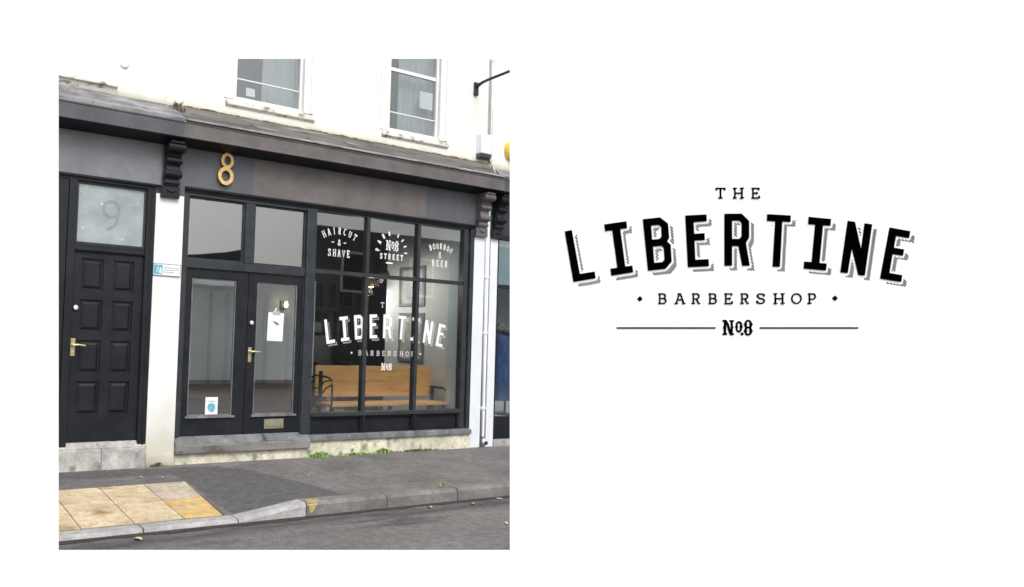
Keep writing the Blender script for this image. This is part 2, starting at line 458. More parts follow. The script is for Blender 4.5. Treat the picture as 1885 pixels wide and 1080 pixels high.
def thing(name, label, cat, loc=(0, 0, 0), group=None):
    o = bpy.data.objects.new(name, None)
    o.empty_display_size = 0.1
    COL.objects.link(o)
    o.location = loc
    return tag(o, label, cat, group)


def struct(name, mb, m, **k):
    o = mb.build(name, m, **k)
    o["kind"] = "structure"
    return o


def wall_grid(mb, xs, zs, holes, y0, y1, mi=0):
    """wall of boxes leaving rectangular holes; holes are (x0,x1,z0,z1) on grid lines"""
    for i in range(len(xs) - 1):
        for j in range(len(zs) - 1):
            cx, cz = (xs[i] + xs[i + 1]) / 2, (zs[j] + zs[j + 1]) / 2
            if any(h[0] < cx < h[1] and h[2] < cz < h[3] for h in holes):
                continue
            mb.box(xs[i], xs[i + 1], y0, y1, zs[j], zs[j + 1], mi)


def ring_frame(mb, x0, x1, z0, z1, w, y0, y1, mi=0):
    """rectangular frame of width w, butt-jointed"""
    mb.box(x0, x0 + w, y0, y1, z0, z1, mi)
    mb.box(x1 - w, x1, y0, y1, z0, z1, mi)
    mb.box(x0 + w, x1 - w, y0, y1, z0, z0 + w, mi)
    mb.box(x0 + w, x1 - w, y0, y1, z1 - w, z1, mi)


def reg(cx, cy, rx, ry, n=24, a0=0.0):
    return [(cx + rx * math.cos(a0 + 2 * math.pi * k / n), cy + ry * math.sin(a0 + 2 * math.pi * k / n)) for k in range(n)]


# ------------------------------------------------------------------ lettering (all in "logo units", y down, as drawn)
def z15(pts): return [(1020 + x / 3.376, 320 + y / 3.376) for x, y in pts]
def z16(pts): return [(1360 + x / 3.376, 320 + y / 3.376) for x, y in pts]


LOGO = [
    ('L', z15([(66, 356), (108, 349), (158, 621), (250, 606), (256, 648), (120, 671)]), []),
    ('I', z15([(311, 313), (447, 294), (452, 337), (409, 343), (440, 575), (484, 569), (490, 611), (355, 632), (350, 588), (393, 582), (361, 350), (317, 356)]), []),
    ('B', z15([(551, 281), (655, 270), (705, 308), (713, 398), (700, 420), (722, 440), (728, 545), (690, 590), (583, 601)]),
     [z15([(600, 322), (650, 316), (665, 330), (668, 390), (652, 404), (607, 408)]), z15([(612, 452), (668, 446), (681, 460), (686, 532), (670, 548), (620, 552)])]),
    ('E', z15([(815, 258), (944, 252), (946, 294), (864, 300), (868, 372), (932, 368), (934, 411), (870, 414), (875, 533), (957, 529), (960, 573), (831, 579)]), []),
    ('R', z15([(1058, 247), (1163, 247), (1209, 292), (1209, 396), (1189, 430), (1213, 570), (1169, 570), (1145, 448), (1103, 448), (1103, 570), (1058, 570)]),
     [z15([(1103, 290), (1150, 290), (1165, 305), (1165, 388), (1150, 403), (1103, 403)])]),
    ('T', z16([(176, 250), (320, 258), (318, 299), (267, 296), (252, 577), (209, 575), (226, 294), (174, 291)]), []),
    ('I', z16([(434, 267), (570, 280), (566, 323), (520, 319), (498, 553), (543, 557), (538, 600), (402, 587), (406, 544), (452, 548), (474, 315), (430, 311)]), []),
    ('N', z16([(676, 291), (718, 298), (758, 476), (781, 307), (825, 313), (779, 632), (742, 628), (700, 455), (673, 616), (630, 611)]), []),
    ('E', z16([(936, 333), (1061, 356), (1054, 398), (973, 384), (960, 458), (1023, 469), (1016, 508), (952, 497), (932, 615), (1012, 629), (1005, 671), (877, 650)]), []),
]


def in_poly(x, y, p):
    r = False
    j = len(p) - 1
    for i in range(len(p)):
        xi, yi = p[i]
        xj, yj = p[j]
        if (yi > y) != (yj > y) and x < (xj - xi) * (y - yi) / (yj - yi) + xi:
            r = not r
        j = i
    return r


def dist_poly(x, y, p):
    d = 1e9
    for i in range(len(p)):
        ax, ay = p[i]
        bx, by = p[(i + 1) % len(p)]
        vx, vy = bx - ax, by - ay
        t = max(0, min(1, ((x - ax) * vx + (y - ay) * vy) / (vx * vx + vy * vy)))
        d = min(d, math.hypot(x - ax - t * vx, y - ay - t * vy))
    return d


def hatch(outer, holes, off=(9.6, 8.6), gap=4.3, period=3.6, width=1.7, step=0.5, ang=(1, 1)):
    """the letter's drop shadow as short diagonal strokes: quads in logo units"""
    sh_o = [(x + off[0], y + off[1]) for x, y in outer]
    sh_h = [[(x + off[0], y + off[1]) for x, y in h] for h in holes]

    def inside(x, y):
        if not in_poly(x, y, sh_o) or any(in_poly(x, y, h) for h in sh_h):
            return False
        if in_poly(x, y, outer) and not any(in_poly(x, y, h) for h in holes):
            return False
        return min(dist_poly(x, y, q) for q in [outer] + list(holes)) > gap
    L = math.hypot(*ang)
    d = (ang[0] / L, ang[1] / L)
    nrm = (-d[1], d[0])
    xs = [p[0] for p in sh_o]
    ys = [p[1] for p in sh_o]
    cx, cy = (min(xs) + max(xs)) / 2, (min(ys) + max(ys)) / 2
    rad = math.hypot(max(xs) - min(xs), max(ys) - min(ys)) / 2
    out = []
    k = -int(rad / period)
    while k * period < rad:
        ox, oy = cx + nrm[0] * k * period, cy + nrm[1] * k * period
        t, run = -rad, None
        while t <= rad + step:
            ok = t <= rad and inside(ox + d[0] * t, oy + d[1] * t)
            if ok and run is None:
                run = t
            if not ok and run is not None:
                if t - run > step * 1.5:
                    w = width / 2
                    out.append([(ox + d[0] * run - nrm[0] * w, oy + d[1] * run - nrm[1] * w), (ox + d[0] * t - nrm[0] * w, oy + d[1] * t - nrm[1] * w),
                                (ox + d[0] * t + nrm[0] * w, oy + d[1] * t + nrm[1] * w), (ox + d[0] * run + nrm[0] * w, oy + d[1] * run + nrm[1] * w)])
                run = None
            t += step
        k += 1
    return out


HATCHES = [hatch(o, h) for _, o, h in LOGO]


def arc(cx, cy, rx, ry, a0, a1, n=9):
    return [(cx + rx * math.cos(R(a0 + (a1 - a0) * i / n)), cy + ry * math.sin(R(a0 + (a1 - a0) * i / n))) for i in range(n + 1)]


# slab-serif strokes in a unit box, y down (0 top, 1 cap base)
def serif(x, y, w=0.17): return [(x - w, y), (x + w, y)]


GLYPH = {
    'T': [[(0.0, 0.22), (0.0, 0), (0.9, 0), (0.9, 0.22)], [(0.45, 0), (0.45, 1)], serif(0.45, 1, 0.22)],
    'H': [[(0.14, 0), (0.14, 1)], [(0.86, 0), (0.86, 1)], [(0.14, 0.5), (0.86, 0.5)], serif(0.14, 0), serif(0.14, 1), serif(0.86, 0), serif(0.86, 1)],
    'E': [[(0.14, 0), (0.14, 1)], [(0, 0), (0.76, 0), (0.76, 0.2)], [(0.14, 0.5), (0.56, 0.5)], [(0.56, 0.38), (0.56, 0.62)], [(0, 1), (0.8, 1), (0.8, 0.78)]],
    'B': [[(0.14, 0), (0.14, 1)], [(0, 0), (0.5, 0)] + arc(0.5, 0.24, 0.24, 0.24, -80, 80) + [(0.14, 0.48)],
          [(0.5, 0.48)] + arc(0.54, 0.74, 0.26, 0.26, -80, 80) + [(0, 1)]],
    'A': [[(0.12, 1), (0.42, 0), (0.54, 0), (0.86, 1)], [(0.26, 0), (0.46, 0)], [(0.24, 0.62), (0.74, 0.62)], serif(0.12, 1, 0.15), serif(0.86, 1, 0.15)],
    'R': [[(0.14, 0), (0.14, 1)], [(0, 0), (0.5, 0)] + arc(0.5, 0.26, 0.25, 0.26, -80, 80) + [(0.14, 0.52)], [(0.46, 0.52), (0.72, 1), (0.88, 1)], serif(0.14, 1)],
    'S': [[(0.76, 0.3), (0.76, 0.0)], arc(0.42, 0.25, 0.34, 0.25, -20, -180) + arc(0.42, 0.75, 0.36, 0.26, -100, 160, 12)[0:], [(0.06, 0.7), (0.06, 1.0)]],
    'O': [arc(0.48, 0.5, 0.46, 0.5, 0, 360, 24)],
    'P': [[(0.14, 0), (0.14, 1)], [(0, 0), (0.5, 0)] + arc(0.5, 0.28, 0.27, 0.28, -80, 80) + [(0.14, 0.56)], serif(0.14, 1, 0.2)],
    'I': [[(0.4, 0), (0.4, 1)], serif(0.4, 0), serif(0.4, 1)],
    'C': [arc(0.46, 0.5, 0.42, 0.5, -45, -315, 14)],
    'U': [[(0.1, 0), (0.1, 0.7)] + arc(0.45, 0.68, 0.35, 0.32, 180, 0, 8)[0:] + [(0.8, 0)]],
    'V': [[(0.05, 0), (0.42, 1), (0.8, 0)]],
    'N': [[(0.1, 1), (0.1, 0), (0.8, 1), (0.8, 0)]],
    'K': [[(0.12, 0), (0.12, 1)], [(0.75, 0), (0.14, 0.55)], [(0.3, 0.42), (0.8, 1)]],
    '&': [[(0.85, 1), (0.2, 0.3)] + arc(0.4, 0.2, 0.2, 0.2, 150, 380, 8) + arc(0.35, 0.75, 0.3, 0.25, -60, -290, 8) + [(0.85, 0.55)]],
}


def stroke_mb(mb, pts, w, place, h, mi=0):
    """a mitred polyline of width w as one prism strip"""
    P = [Vector((x, y)) for x, y in pts]
    P = [p for i, p in enumerate(P) if i == 0 or (p - P[i - 1]).length > 1e-6]
    closed = (P[0] - P[-1]).length < 1e-4
    if closed:
        P = P[:-1]
    n = len(P)
    L, Rr = [], []
    for i in range(n):
        a = P[i - 1] if (i > 0 or closed) else None
        b = P[(i + 1) % n] if (i < n - 1 or closed) else None
        d1 = (P[i] - a).normalized() if a is not None else None
        d2 = (b - P[i]).normalized() if b is not None else None
        if d1 is None:
            d1 = d2
        if d2 is None:
            d2 = d1
        n1, n2 = Vector((-d1.y, d1.x)), Vector((-d2.y, d2.x))
        m = (n1 + n2)
        if m.length < 0.2:
            m = n1
        m.normalize()
        k = w / 2 / max(0.45, m.dot(n1))
        L.append(P[i] + m * k)
        Rr.append(P[i] - m * k)
    seg = n if closed else n - 1
    b = len(mb.v)
    for i in range(n):
        for q, hh in ((L[i], h), (Rr[i], h), (L[i], 0), (Rr[i], 0)):
            mb.v.append(tuple(place(q.x, q.y, hh)))
    for i in range(seg):
        j = (i + 1) % n
        for (p, q) in ((0, 1), (1, 3), (3, 2), (2, 0)):
            mb.f.append((b + 4 * i + p, b + 4 * j + p, b + 4 * j + q, b + 4 * i + q))
            mb.mi.append(mi)
    if not closed:
        for i in (0, n - 1):
            mb.f.append((b + 4 * i, b + 4 * i + 1, b + 4 * i + 3, b + 4 * i + 2))
            mb.mi.append(mi)


def glyph(mb, ch, cx, top, cw, chh, w, place, h=0.0016, rot=0.0, piv=None, mi=0):
    """one stroke letter centred on cx with its cap top at `top`; rot turns it about its own centre"""
    c, s = math.cos(rot), math.sin(rot)
    mx, my = cx, top + chh / 2
    for k, st in enumerate(GLYPH[ch]):
        pts = []
        for x, y in st:
            px, py = (x - 0.45) * cw, (y - 0.5) * chh
            pts.append((mx + px * c - py * s, my + px * s + py * c))
        stroke_mb(mb, pts, w, place, h * (1 + 0.12 * k), mi)


def number_mark(mb, place, h=0.0016):
    """the spurred N, raised o, dot and 8 between the rules (zoomed units /18 from (1310,570))"""
    def q(pts): return [(1310 + x / 18, 570 + y / 18) for x, y in pts]
    N = q([(340, 365), (385, 328), (440, 325), (490, 350), (530, 415), (570, 520), (630, 700), (632, 400), (580, 360), (600, 335), (650, 340), (710, 335), (745, 372),
           (690, 400), (690, 540), (715, 585), (690, 640), (690, 770), (748, 790), (720, 830), (670, 848), (610, 830), (575, 770), (535, 640), (470, 440), (470, 760),
           (515, 795), (490, 835), (430, 828), (380, 840), (342, 800), (395, 770), (400, 640), (370, 585), (405, 520), (405, 400)])
    mb.prism(N, [], 0, h, place)
    O = q([(895, 372), (960, 395), (995, 450), (1005, 530), (1025, 565), (1005, 600), (985, 680), (945, 735), (893, 750), (845, 735), (808, 680), (795, 600), (770, 570),
           (795, 530), (800, 450), (840, 395)])
    mb.prism(O, [q([(893, 430), (930, 455), (940, 500), (925, 560), (940, 620), (930, 670), (895, 692), (855, 665), (845, 620), (862, 565), (845, 500), (855, 455)])], 0, h, place)
    E8 = q([(1205, 325), (1265, 345), (1300, 385), (1320, 435), (1355, 478), (1325, 530), (1300, 590), (1325, 650), (1355, 705), (1325, 755), (1300, 805), (1260, 840), (1200, 855),
            (1140, 840), (1105, 800), (1085, 745), (1055, 705), (1085, 650), (1112, 590), (1085, 530), (1055, 478), (1090, 435), (1105, 385), (1145, 345)])
    mb.prism(E8, [q([(1203, 385), (1250, 405), (1258, 440), (1240, 475), (1258, 515), (1245, 545), (1203, 560), (1162, 545), (1150, 515), (1168, 475), (1150, 440), (1158, 405)]),
                  q([(1203, 610), (1245, 625), (1255, 655), (1238, 700), (1258, 745), (1248, 780), (1203, 798), (1158, 780), (1148, 745), (1168, 700), (1150, 655), (1160, 625)])], 0, h, place)
    mb.prism(q(reg(1000, 800, 45, 50, 14)), [], 0, h, place)


# ------------------------------------------------------------------ the ground
ZR = -0.12                                # road level; the pavement is 0
g = MB()
g.face([(-150, -150, ZR), (150, -150, ZR), (150, -2.15, ZR), (-150, -2.15, ZR)])
struct('road', g, M['asphalt'])
pv = MB()
XA, XB = 0.10, 0.78                       # the dropped kerb rises between these
ZD = -0.088


def kz(x):                                 # level of the kerb's top
    return ZD if x <= XA else (0.0 if x >= XB else ZD * (XB - x) / (XB - XA))


def pz(x, y):                              # level of the pavement, ramped down to the dropped kerb
    return max(0.0, min(1.0, (-y - 0.9) / 1.1)) * kz(x)


def along(a, b, n): return [a + (b - a) * k / n for k in range(n + 1)]


REPAIR = [(0.14, -0.93), (0.14, -0.55), (-0.9, -0.45), (-1.6, -0.42), (-1.6, -0.12), (-0.5, -0.10), (0.4, -0.16), (0.75, -0.22), (1.02, -0.55), (1.18, -1.15), (1.35, -1.98), (0.78, -1.985), (0.1, -2.0)]


def in_repair(x, y):
    r, j = False, len(REPAIR) - 1
    for i in range(len(REPAIR)):
        (xi, yi), (xj, yj) = REPAIR[i], REPAIR[j]
        if (yi > y) != (yj > y) and x < (xj - xi) * (y - yi) / (yj - yi) + xi:
            r = not r
        j = i
    return 1.0 if r else 0.0


xs = [-60, -6.0, -1.8] + along(-1.8, XA, 34)[1:] + along(XA, XB, 16)[1:] + along(XB, 1.7, 18)[1:] + [3, 60]
ys = along(0.10, -0.9, 18) + along(-0.9, -2.0, 20)[1:]
nx = len(xs)
pv.v = [(x, y, pz(x, y)) for y in ys for x in xs]
for j in range(len(ys) - 1):
    for i in range(nx - 1):
        pv.f.append((j * nx + i, (j + 1) * nx + i, (j + 1) * nx + i + 1, j * nx + i + 1))
        pv.mi.append(0)
po = struct('pavement', pv, M['pave'], fix=False)
att = po.data.attributes.new('repair', 'FLOAT', 'POINT')
att.data.foreach_set('value', [in_repair(x, y) for x, y, z in pv.v])
# kerb: stones of about 0.9 m with dark joints
kb = MB()
edges = [-9.0, -7.2, -5.4, -3.6, -2.4, -1.5, -0.75, XA, XB, 1.69, 2.585, 3.49, 4.39, 5.3, 6.2, 7.1, 8.0, 8.9, 10.7, 12.5, 14.3]
for i in range(len(edges) - 1):
    a, b = edges[i] + 0.006, edges[i + 1] - 0.006
    mi = 1 if edges[i] < XB - 0.01 else 0
    za, zb = kz(edges[i]), kz(edges[i + 1])
    prof = lambda z: [(-2.0, -0.3), (-2.0, z + 0.004), (-2.118, z + 0.004), (-2.138, z - 0.006), (-2.15, z - 0.026), (-2.157, -0.3)]
    pa, pb = prof(za), prof(zb)
    n = len(pa)
    base = len(kb.v)
    kb.v += [(a, y, z) for y, z in pa] + [(b, y, z) for y, z in pb]
    for k in range(n):
        j = (k + 1) % n
        kb.f.append((base + k, base + j, base + n + j, base + n + k)); kb.mi.append(mi)
    kb.f.append(tuple(base + k for k in range(n))); kb.mi.append(mi)
    kb.f.append(tuple(base + n + k for k in range(n))); kb.mi.append(mi)
for e in edges[8:]:
    kb.box(e - 0.0055, e + 0.0055, -2.146, -2.01, -0.3, kz(e) - 0.006, 2)
kb.box(-60, edges[0], -2.15, -2.0, -0.3, ZD, 1)
kb.box(edges[-1], 60, -2.15, -2.0, -0.3, 0.004, 0)
struct('kerb', kb, [M['kerb'], M['kerb_pale'], M['gap']])
ky = MB()                                   # worn yellow paint where the kerb reaches full height
ky.face([(0.80, -2.1195, 0.0075), (0.93, -2.1195, 0.0075), (0.955, -2.06, 0.0075), (0.82, -2.05, 0.0075)])
ky.face([(0.80, -2.1535, -0.024), (0.885, -2.1535, -0.024), (0.93, -2.1215, 0.006), (0.80, -2.1215, 0.006)])
ky.face([(0.81, -2.1600, -0.095), (0.845, -2.1600, -0.085), (0.885, -2.1555, -0.026), (0.80, -2.1555, -0.026)])
struct('road_marking', ky, M['kerb_yellow'])
# thin dark strip that paints the shadow line along the kerb's foot
gt = MB()
random.seed(4)
gx = -6.0
prev = None
while gx < 14:
    y = -2.165 - 0.05 - random.random() * 0.05
    if prev:
        gt.face([(prev[0], prev[1], ZR + 0.004), (gx, y, ZR + 0.004), (gx, -2.158, ZR + 0.004), (prev[0], -2.158, ZR + 0.004)])
    prev = (gx, y)
    gx += 0.17
struct('gutter_shadow_line', gt, M['gutter'])

# buff flags at the dropped crossing
cols = [-1.66, -1.215, -0.775, -0.335, 0.0]
slab_info = {
    (0, 1): ('slab_a', 'buff paving slab cut by the left picture edge, in the row nearest the kerb'),
    (0, 0): ('slab_a', 'buff paving slab cut by the left picture edge, in the row nearest the shop step'),
    (1, 0): ('slab_a', 'buff slab with a brown blotch, in front of the black panelled door, row away from the kerb'),
    (2, 0): ('slab_a', 'brownish buff slab, middle one of the row away from the kerb, left of the greyish corner slab'),
    (3, 0): ('slab_c', 'greyish pink corner slab of the crossing, at its far right corner'),
    (1, 1): ('slab_a', 'pale buff slab on the kerb row, second whole one left of the deep yellow slab'),
    (2, 1): ('slab_a', 'pale buff slab on the kerb row, touching the deep yellow slab'),
    (3, 1): ('slab_b', 'deep ochre yellow slab at the near right corner of the crossing'),
}
for (i, r), (mk, lab) in slab_info.items():
    y0, y1 = ((-1.452, -0.93), (-1.99, -1.462))[r]
    xa, xb = cols[i] + 0.0045, cols[i + 1] - 0.0045
    dx = 0.0
    m = MB()
    pts4 = [(xa, y0), (xb, y0), (xb, y1), (xa, y1)]
    if i == 3:
        pts4 = [(xa, y0), (0.02 if r else 0.055, y0), (0.055 if r else 0.095, y1), (xa, y1)]
    top = [(x, y, pz(min(x, 0.09), y) + 0.009) for x, y in pts4]
    bot = [(x, y, z - 0.05) for x, y, z in top]
    m.face(top)
    m.face(bot[::-1])
    for k in range(4):
        j = (k + 1) % 4
        m.face([bot[k], bot[j], top[j], top[k]])
    o = m.build('paving_slab', M[mk], bevel=0.004)
    tag(o, lab, 'paving slab', 'buff slabs at the dropped crossing')
sj = MB()
sj.face([(-1.7, -1.995, pz(-1.7, -1.995) + 0.004), (0.05, -1.995, pz(0.05, -1.995) + 0.004), (0.09, -0.92, pz(0.09, -0.92) + 0.004), (-1.7, -0.92, pz(-1.7, -0.92) + 0.004)])
struct('ground_bedding', sj, M['gap'])

# ------------------------------------------------------------------ the slide's white margin and logo, built as a board with an opening
BK = 1.5 / 1400.0                          # metres per logo unit
board = thing('slide_surround', 'white slide margin built as a board, with a square opening and a black shop logo beside it', 'slide margin')
board.matrix_world = Matrix(((0.86951743, -0.04914511, -0.49145111, -2.12970333),
                             (-0.49251795, -0.01183119, -0.87022186, -6.75466721),
                             (0.0369527, 0.99872157, -0.03449228, 1.60173841),
                             (0, 0, 0, 1)))


def bp(u, v, h):                            # logo units -> board's own plane, h outwards
    return ((u - 523) * BK, (560 - v) * BK, h)


pn = MB()
x0, x1, y1 = -1.0, 2.05, 1.0
yb = lambda x: (ZR - 0.01 - 1.60173841 - x * 0.0369527) / 0.99872157
outer = [(x0, y1), (x1, y1), (x1, yb(x1)), (x0, yb(x0))]
hx0, hx1, hy0, hy1 = (108 - 523) * BK, (938.5 - 523) * BK, (560 - 1012) * BK, (560 - 108) * BK
inner = [(hx0, hy1), (hx1, hy1), (hx1, hy0), (hx0, hy0)]
sp = 0.045
innerb = [(hx0 - sp, hy1 + sp), (hx1 + sp, hy1 + sp), (hx1 + sp, hy0 - sp), (hx0 - sp, hy0 - sp)]
T = 0.04
for k in range(4):
    j = (k + 1) % 4
    pn.face([(*outer[k], 0), (*outer[j], 0), (*inner[j], 0), (*inner[k], 0)])
    pn.face([(*outer[k], -T), (*outer[j], -T), (*innerb[j], -T), (*innerb[k], -T)])
    pn.face([(*outer[k], 0), (*outer[j], 0), (*outer[j], -T), (*outer[k], -T)])
    pn.face([(*inner[k], 0), (*inner[j], 0), (*innerb[j], -T), (*innerb[k], -T)])
pn.build('panel', M['board'], board)
for (ch, o, h), hq in zip(LOGO, HATCHES):
    m = MB()
    m.prism(o, h, 0, 0.002, bp)
    lo = m.build('title_letter', M['ink'], board)
    m = MB()
    for q in hq:
        m.prism(q, [], 0, 0.0008, bp)
    m.build('hatched_shadow', M['ink'], lo)
for ch, cx in zip('THE', (1326, 1358, 1391)):
    m = MB()
    glyph(m, ch, cx, 346.5, 17 if ch != 'H' else 18, 17.5, 2.4, bp)
    m.build('small_letter', M['ink'], board)
for k, ch in enumerate('BARBERSHOP'):
    cx = 1160 + (280, 427, 571, 716, 853, 993, 1133, 1285, 1438, 1578)[k] / 4.7125
    m = MB()
    glyph(m, ch, cx, 540.5, 18.5 if ch not in 'EBRP' else 17, 17.5, 2.4, bp)
    m.build('small_letter', M['ink'], board)
for u, v in ((1177.6, 549.8), (1536.5, 548.8)):
    m = MB()
    m.prism([(u - 5, v), (u, v - 5), (u + 5, v), (u, v + 5)], [], 0, 0.0016, bp)
    m.build('diamond_mark', M['ink'], board)
for u0, u1 in ((1135, 1316.5), (1398.5, 1579)):
    m = MB()
    m.prism([(u0, 602.0), (u1, 602.0), (u1, 604.5), (u0, 604.5)], [], 0, 0.0016, bp)
    m.build('rule_line', M['ink'], board)
m = MB()
number_mark(m, bp)
m.build('number_lettering', M['ink'], board)

# ------------------------------------------------------------------ number 8: the barbershop building
shop = thing('barbershop_building', 'white rendered building with charcoal barbershop front, double glazed doors and tall display window', 'shop building', (2.4, 0, 0))
SX = -2.4                                   # parts are given in world metres and shifted under the thing's base


class PB(MB):
    """mesh builder that keeps world metres but parents under a thing standing at (ox,oy,oz)"""
    def __init__(s, off):
        super().__init__()
        s.off = off

    def build(s, name, mats, parent=None, **k):
        s.v = [(x - s.off[0], y - s.off[1], z - s.off[2]) for x, y, z in s.v]
        return super().build(name, mats, parent, **k)


SO = (2.4, 0, 0)
def P8(): return PB(SO)


# upper wall with its two sash openings
YW = 0.15
m = P8()
wall_grid(m, [0.12, 0.985, 1.935, 3.29, 4.16, 5.08], [4.30, 6.4, 7.6], [(0.985, 1.935, 4.30, 6.4), (3.29, 4.16, 4.30, 6.4)], YW, 0.45)
m.box(0.12, 5.08, YW, 0.45, 3.66, 4.30)
m.build('upper_wall', M['render'], shop)
for (xa, xb, mr) in ((0.985, 1.935, 5.32), (3.29, 4.16, 5.145)):
    m = P8()
    # architrave, 30 mm proud
    m.box(xa - 0.15, xa - 0.002, YW - 0.012, YW - 0.001, 4.30, 6.5)
    m.box(xb + 0.002, xb + 0.15, YW - 0.02, YW - 0.001, 4.30, 6.5)
    m.box(xb + 0.10, xb + 0.145, YW - 0.035, YW - 0.021, 4.30, 6.5)
    m.build('window_surround', M['render'], shop, bevel=0.008)
    m = P8()
    m.sweep_x([(YW + 0.10, 4.20), (YW + 0.10, 4.298), (YW - 0.02, 4.283), (YW - 0.035, 4.275), (YW - 0.035, 4.225), (YW - 0.0005, 4.20)], xa - 0.12, xb + 0.17)
    m.build('window_sill', M['sillstone'], shop, bevel=0.006)
    fr = P8()
    ring_frame(fr, xa, xb, 4.3, 6.4, 0.035, YW + 0.03, YW + 0.12)
    # lower sash stands behind the upper one
    fr.box(xa + 0.035, xb - 0.035, YW + 0.05, YW + 0.09, mr, mr + 0.05)
    fr.box(xa + 0.035, xb - 0.035, YW + 0.06, YW + 0.09, 4.335, 4.36)
    fr.box(xa + 0.035, xb - 0.035, YW + 0.06, YW + 0.08, 4.575, 4.592)
    f = fr.build('sash_window', M['sash'], shop, bevel=0.004)
    gp = P8()
    gp.box(xa + 0.03, xb - 0.03, YW + 0.068, YW + 0.072, 4.34, 6.38)
    gp.build('pane', M['glass_up'], f)
    cu = P8()
    n = 24
    for k in range(n):                      # net curtain in soft folds
        ca, cc = (xa + 0.46, xb + 0.03) if xa < 2 else (xa + 0.29, xb - 0.03)
        xk = lambda q: ca + (cc - ca) * q / n
        yk = lambda q: YW + 0.20 + 0.006 * math.sin(q * 1.7)
        cu.face([(xk(k), yk(k), 4.3), (xk(k + 1), yk(k + 1), 4.3), (xk(k + 1), yk(k + 1), 6.4), (xk(k), yk(k), 6.4)])
    cu.build('net_curtain', M['blindgrey'], f)
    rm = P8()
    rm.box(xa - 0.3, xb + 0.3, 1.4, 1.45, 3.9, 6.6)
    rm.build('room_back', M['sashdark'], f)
    pr = P8()
    if xa < 2:
        pr.box(1.17, 1.29, YW + 0.076, YW + 0.079, 4.40, 4.50)
    else:
        pr.box(3.87, 4.10, YW + 0.076, YW + 0.079, 4.73, 4.97)
    pr.build('paper_notice', M['paper'], f)

# ledge and lead flashing over the cornice
m = P8()
m.sweep_x([(0.149, 3.70), (0.149, 4.10), (0.10, 4.085), (0.02, 4.02), (-0.10, 3.90), (-0.235, 3.845), (-0.235, 3.80)], 0.22, 5.05)
fl = m.build('ledge_flashing', M['mossy'], shop)
m = P8()
rr = random.Random(3)
xk = 0.25
while xk < 5.0:                             # ragged, broken line of moss where ledge meets wall
    ln = min(rr.uniform(0.10, 0.55), 5.04 - xk)
    n = max(3, int(ln / 0.035))
    m.tube([(xk + ln * k / n, 0.14 - 0.012 * rr.random(), 4.098 + 0.006 * rr.random()) for k in range(n + 1)], [0.003 + 0.013 * rr.random() * math.sin(math.pi * (k + .3) / (n + .6)) for k in range(n + 1)], 6)
    xk += ln
m.build('moss_line', M['moss'], fl)
m = P8()
m.sweep_x([(-0.115, 3.897), (-0.12, 3.885), (-0.25, 3.842), (-0.268, 3.828), (-0.268, 3.838), (-0.25, 3.853)], 0.22, 5.05)
m.build('lead_edge', M['lead'], shop)
m = P8()
corn_prof = [(0.14, 3.601), (0.14, 3.82), (-0.25, 3.82), (-0.25, 3.805), (-0.242, 3.798), (-0.242, 3.665), (-0.256, 3.657), (-0.256, 3.640), (-0.235, 3.636)]
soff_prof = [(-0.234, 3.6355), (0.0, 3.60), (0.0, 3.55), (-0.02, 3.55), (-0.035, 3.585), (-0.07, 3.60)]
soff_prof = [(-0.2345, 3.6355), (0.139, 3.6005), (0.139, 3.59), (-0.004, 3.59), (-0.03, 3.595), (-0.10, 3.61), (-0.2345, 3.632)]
m.sweep_x(corn_prof, 0.20, 5.06)
m.build('cornice', M['corn_b'], shop)
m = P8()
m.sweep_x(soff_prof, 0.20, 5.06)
m.build('cornice_soffit', M['black'], shop)  # near-black colour stands in for the shade under the cornice

m = P8()
m.box(0.335, 1.20, 0.0, 0.14, 3.145, 3.588, 0)
m.box(1.20, 3.85, -0.002, 0.14, 3.145, 3.588, 1)
m.box(3.85, 4.70, 0.0, 0.14, 3.145, 3.588, 0)
m.box(0.05, 0.335, 0.0, 0.14, 3.03, 3.588, 0)
m.box(4.70, 5.06, 0.0, 0.14, 3.03, 3.588, 0)
m.build('fascia', [M['fascia_d'], M['fascia_b']], shop)


def console(off, xa, xb, parent, matl):
    """carved bracket: an S-shaped body with rolls across it, and a plain block below"""
    m = PB(off)
    w = xb - xa
    prof = [(0.0, 3.60), (-0.205, 3.60), (-0.205, 3.575), (-0.185, 3.565), (-0.195, 3.53), (-0.175, 3.49), (-0.125, 3.47), (-0.10, 3.43), (-0.115, 3.40), (-0.10, 3.36), (-0.082, 3.335), (-0.09, 3.30),
            (-0.105, 3.27), (-0.105, 3.235), (-0.085, 3.21), (-0.065, 3.19), (-0.07, 3.15), (-0.06, 3.12), (0.0, 3.115)]
    m.sweep_x(prof, xa + 0.02, xb - 0.02)
    m.lathe([(0.0, xa), (0.052, xa), (0.052, xb), (0.0, xb)], (0, -0.15, 3.535), 'X', 14)
    m.lathe([(0.0, xa + .008), (0.030, xa + .008), (0.030, xb - .008), (0.0, xb - .008)], (0, -0.105, 3.395), 'X', 12)
    m.lathe([(0.0, xa), (0.042, xa), (0.042, xb), (0.0, xb)], (0, -0.075, 3.25), 'X', 14)
    m.lathe([(0.0, xa + .01), (0.022, xa + .01), (0.022, xb - .01), (0.0, xb - .01)], (0, -0.055, 3.155), 'X', 10)
    m.box(xa - 0.012, xb + 0.002, -0.05, 0.001, 2.99, 3.115)
    m.tube([(xa + 0.05, -0.052, 3.07), (xa + w / 2, -0.056, 3.055), (xb - 0.05, -0.052, 3.07)], 0.012, 8)
    return m.build('console_bracket', matl, parent, bevel=0.003)


console(SO, 0.055, 0.255, shop, M['black'])
console(SO, 4.75, 4.95, shop, M['corn_b'])

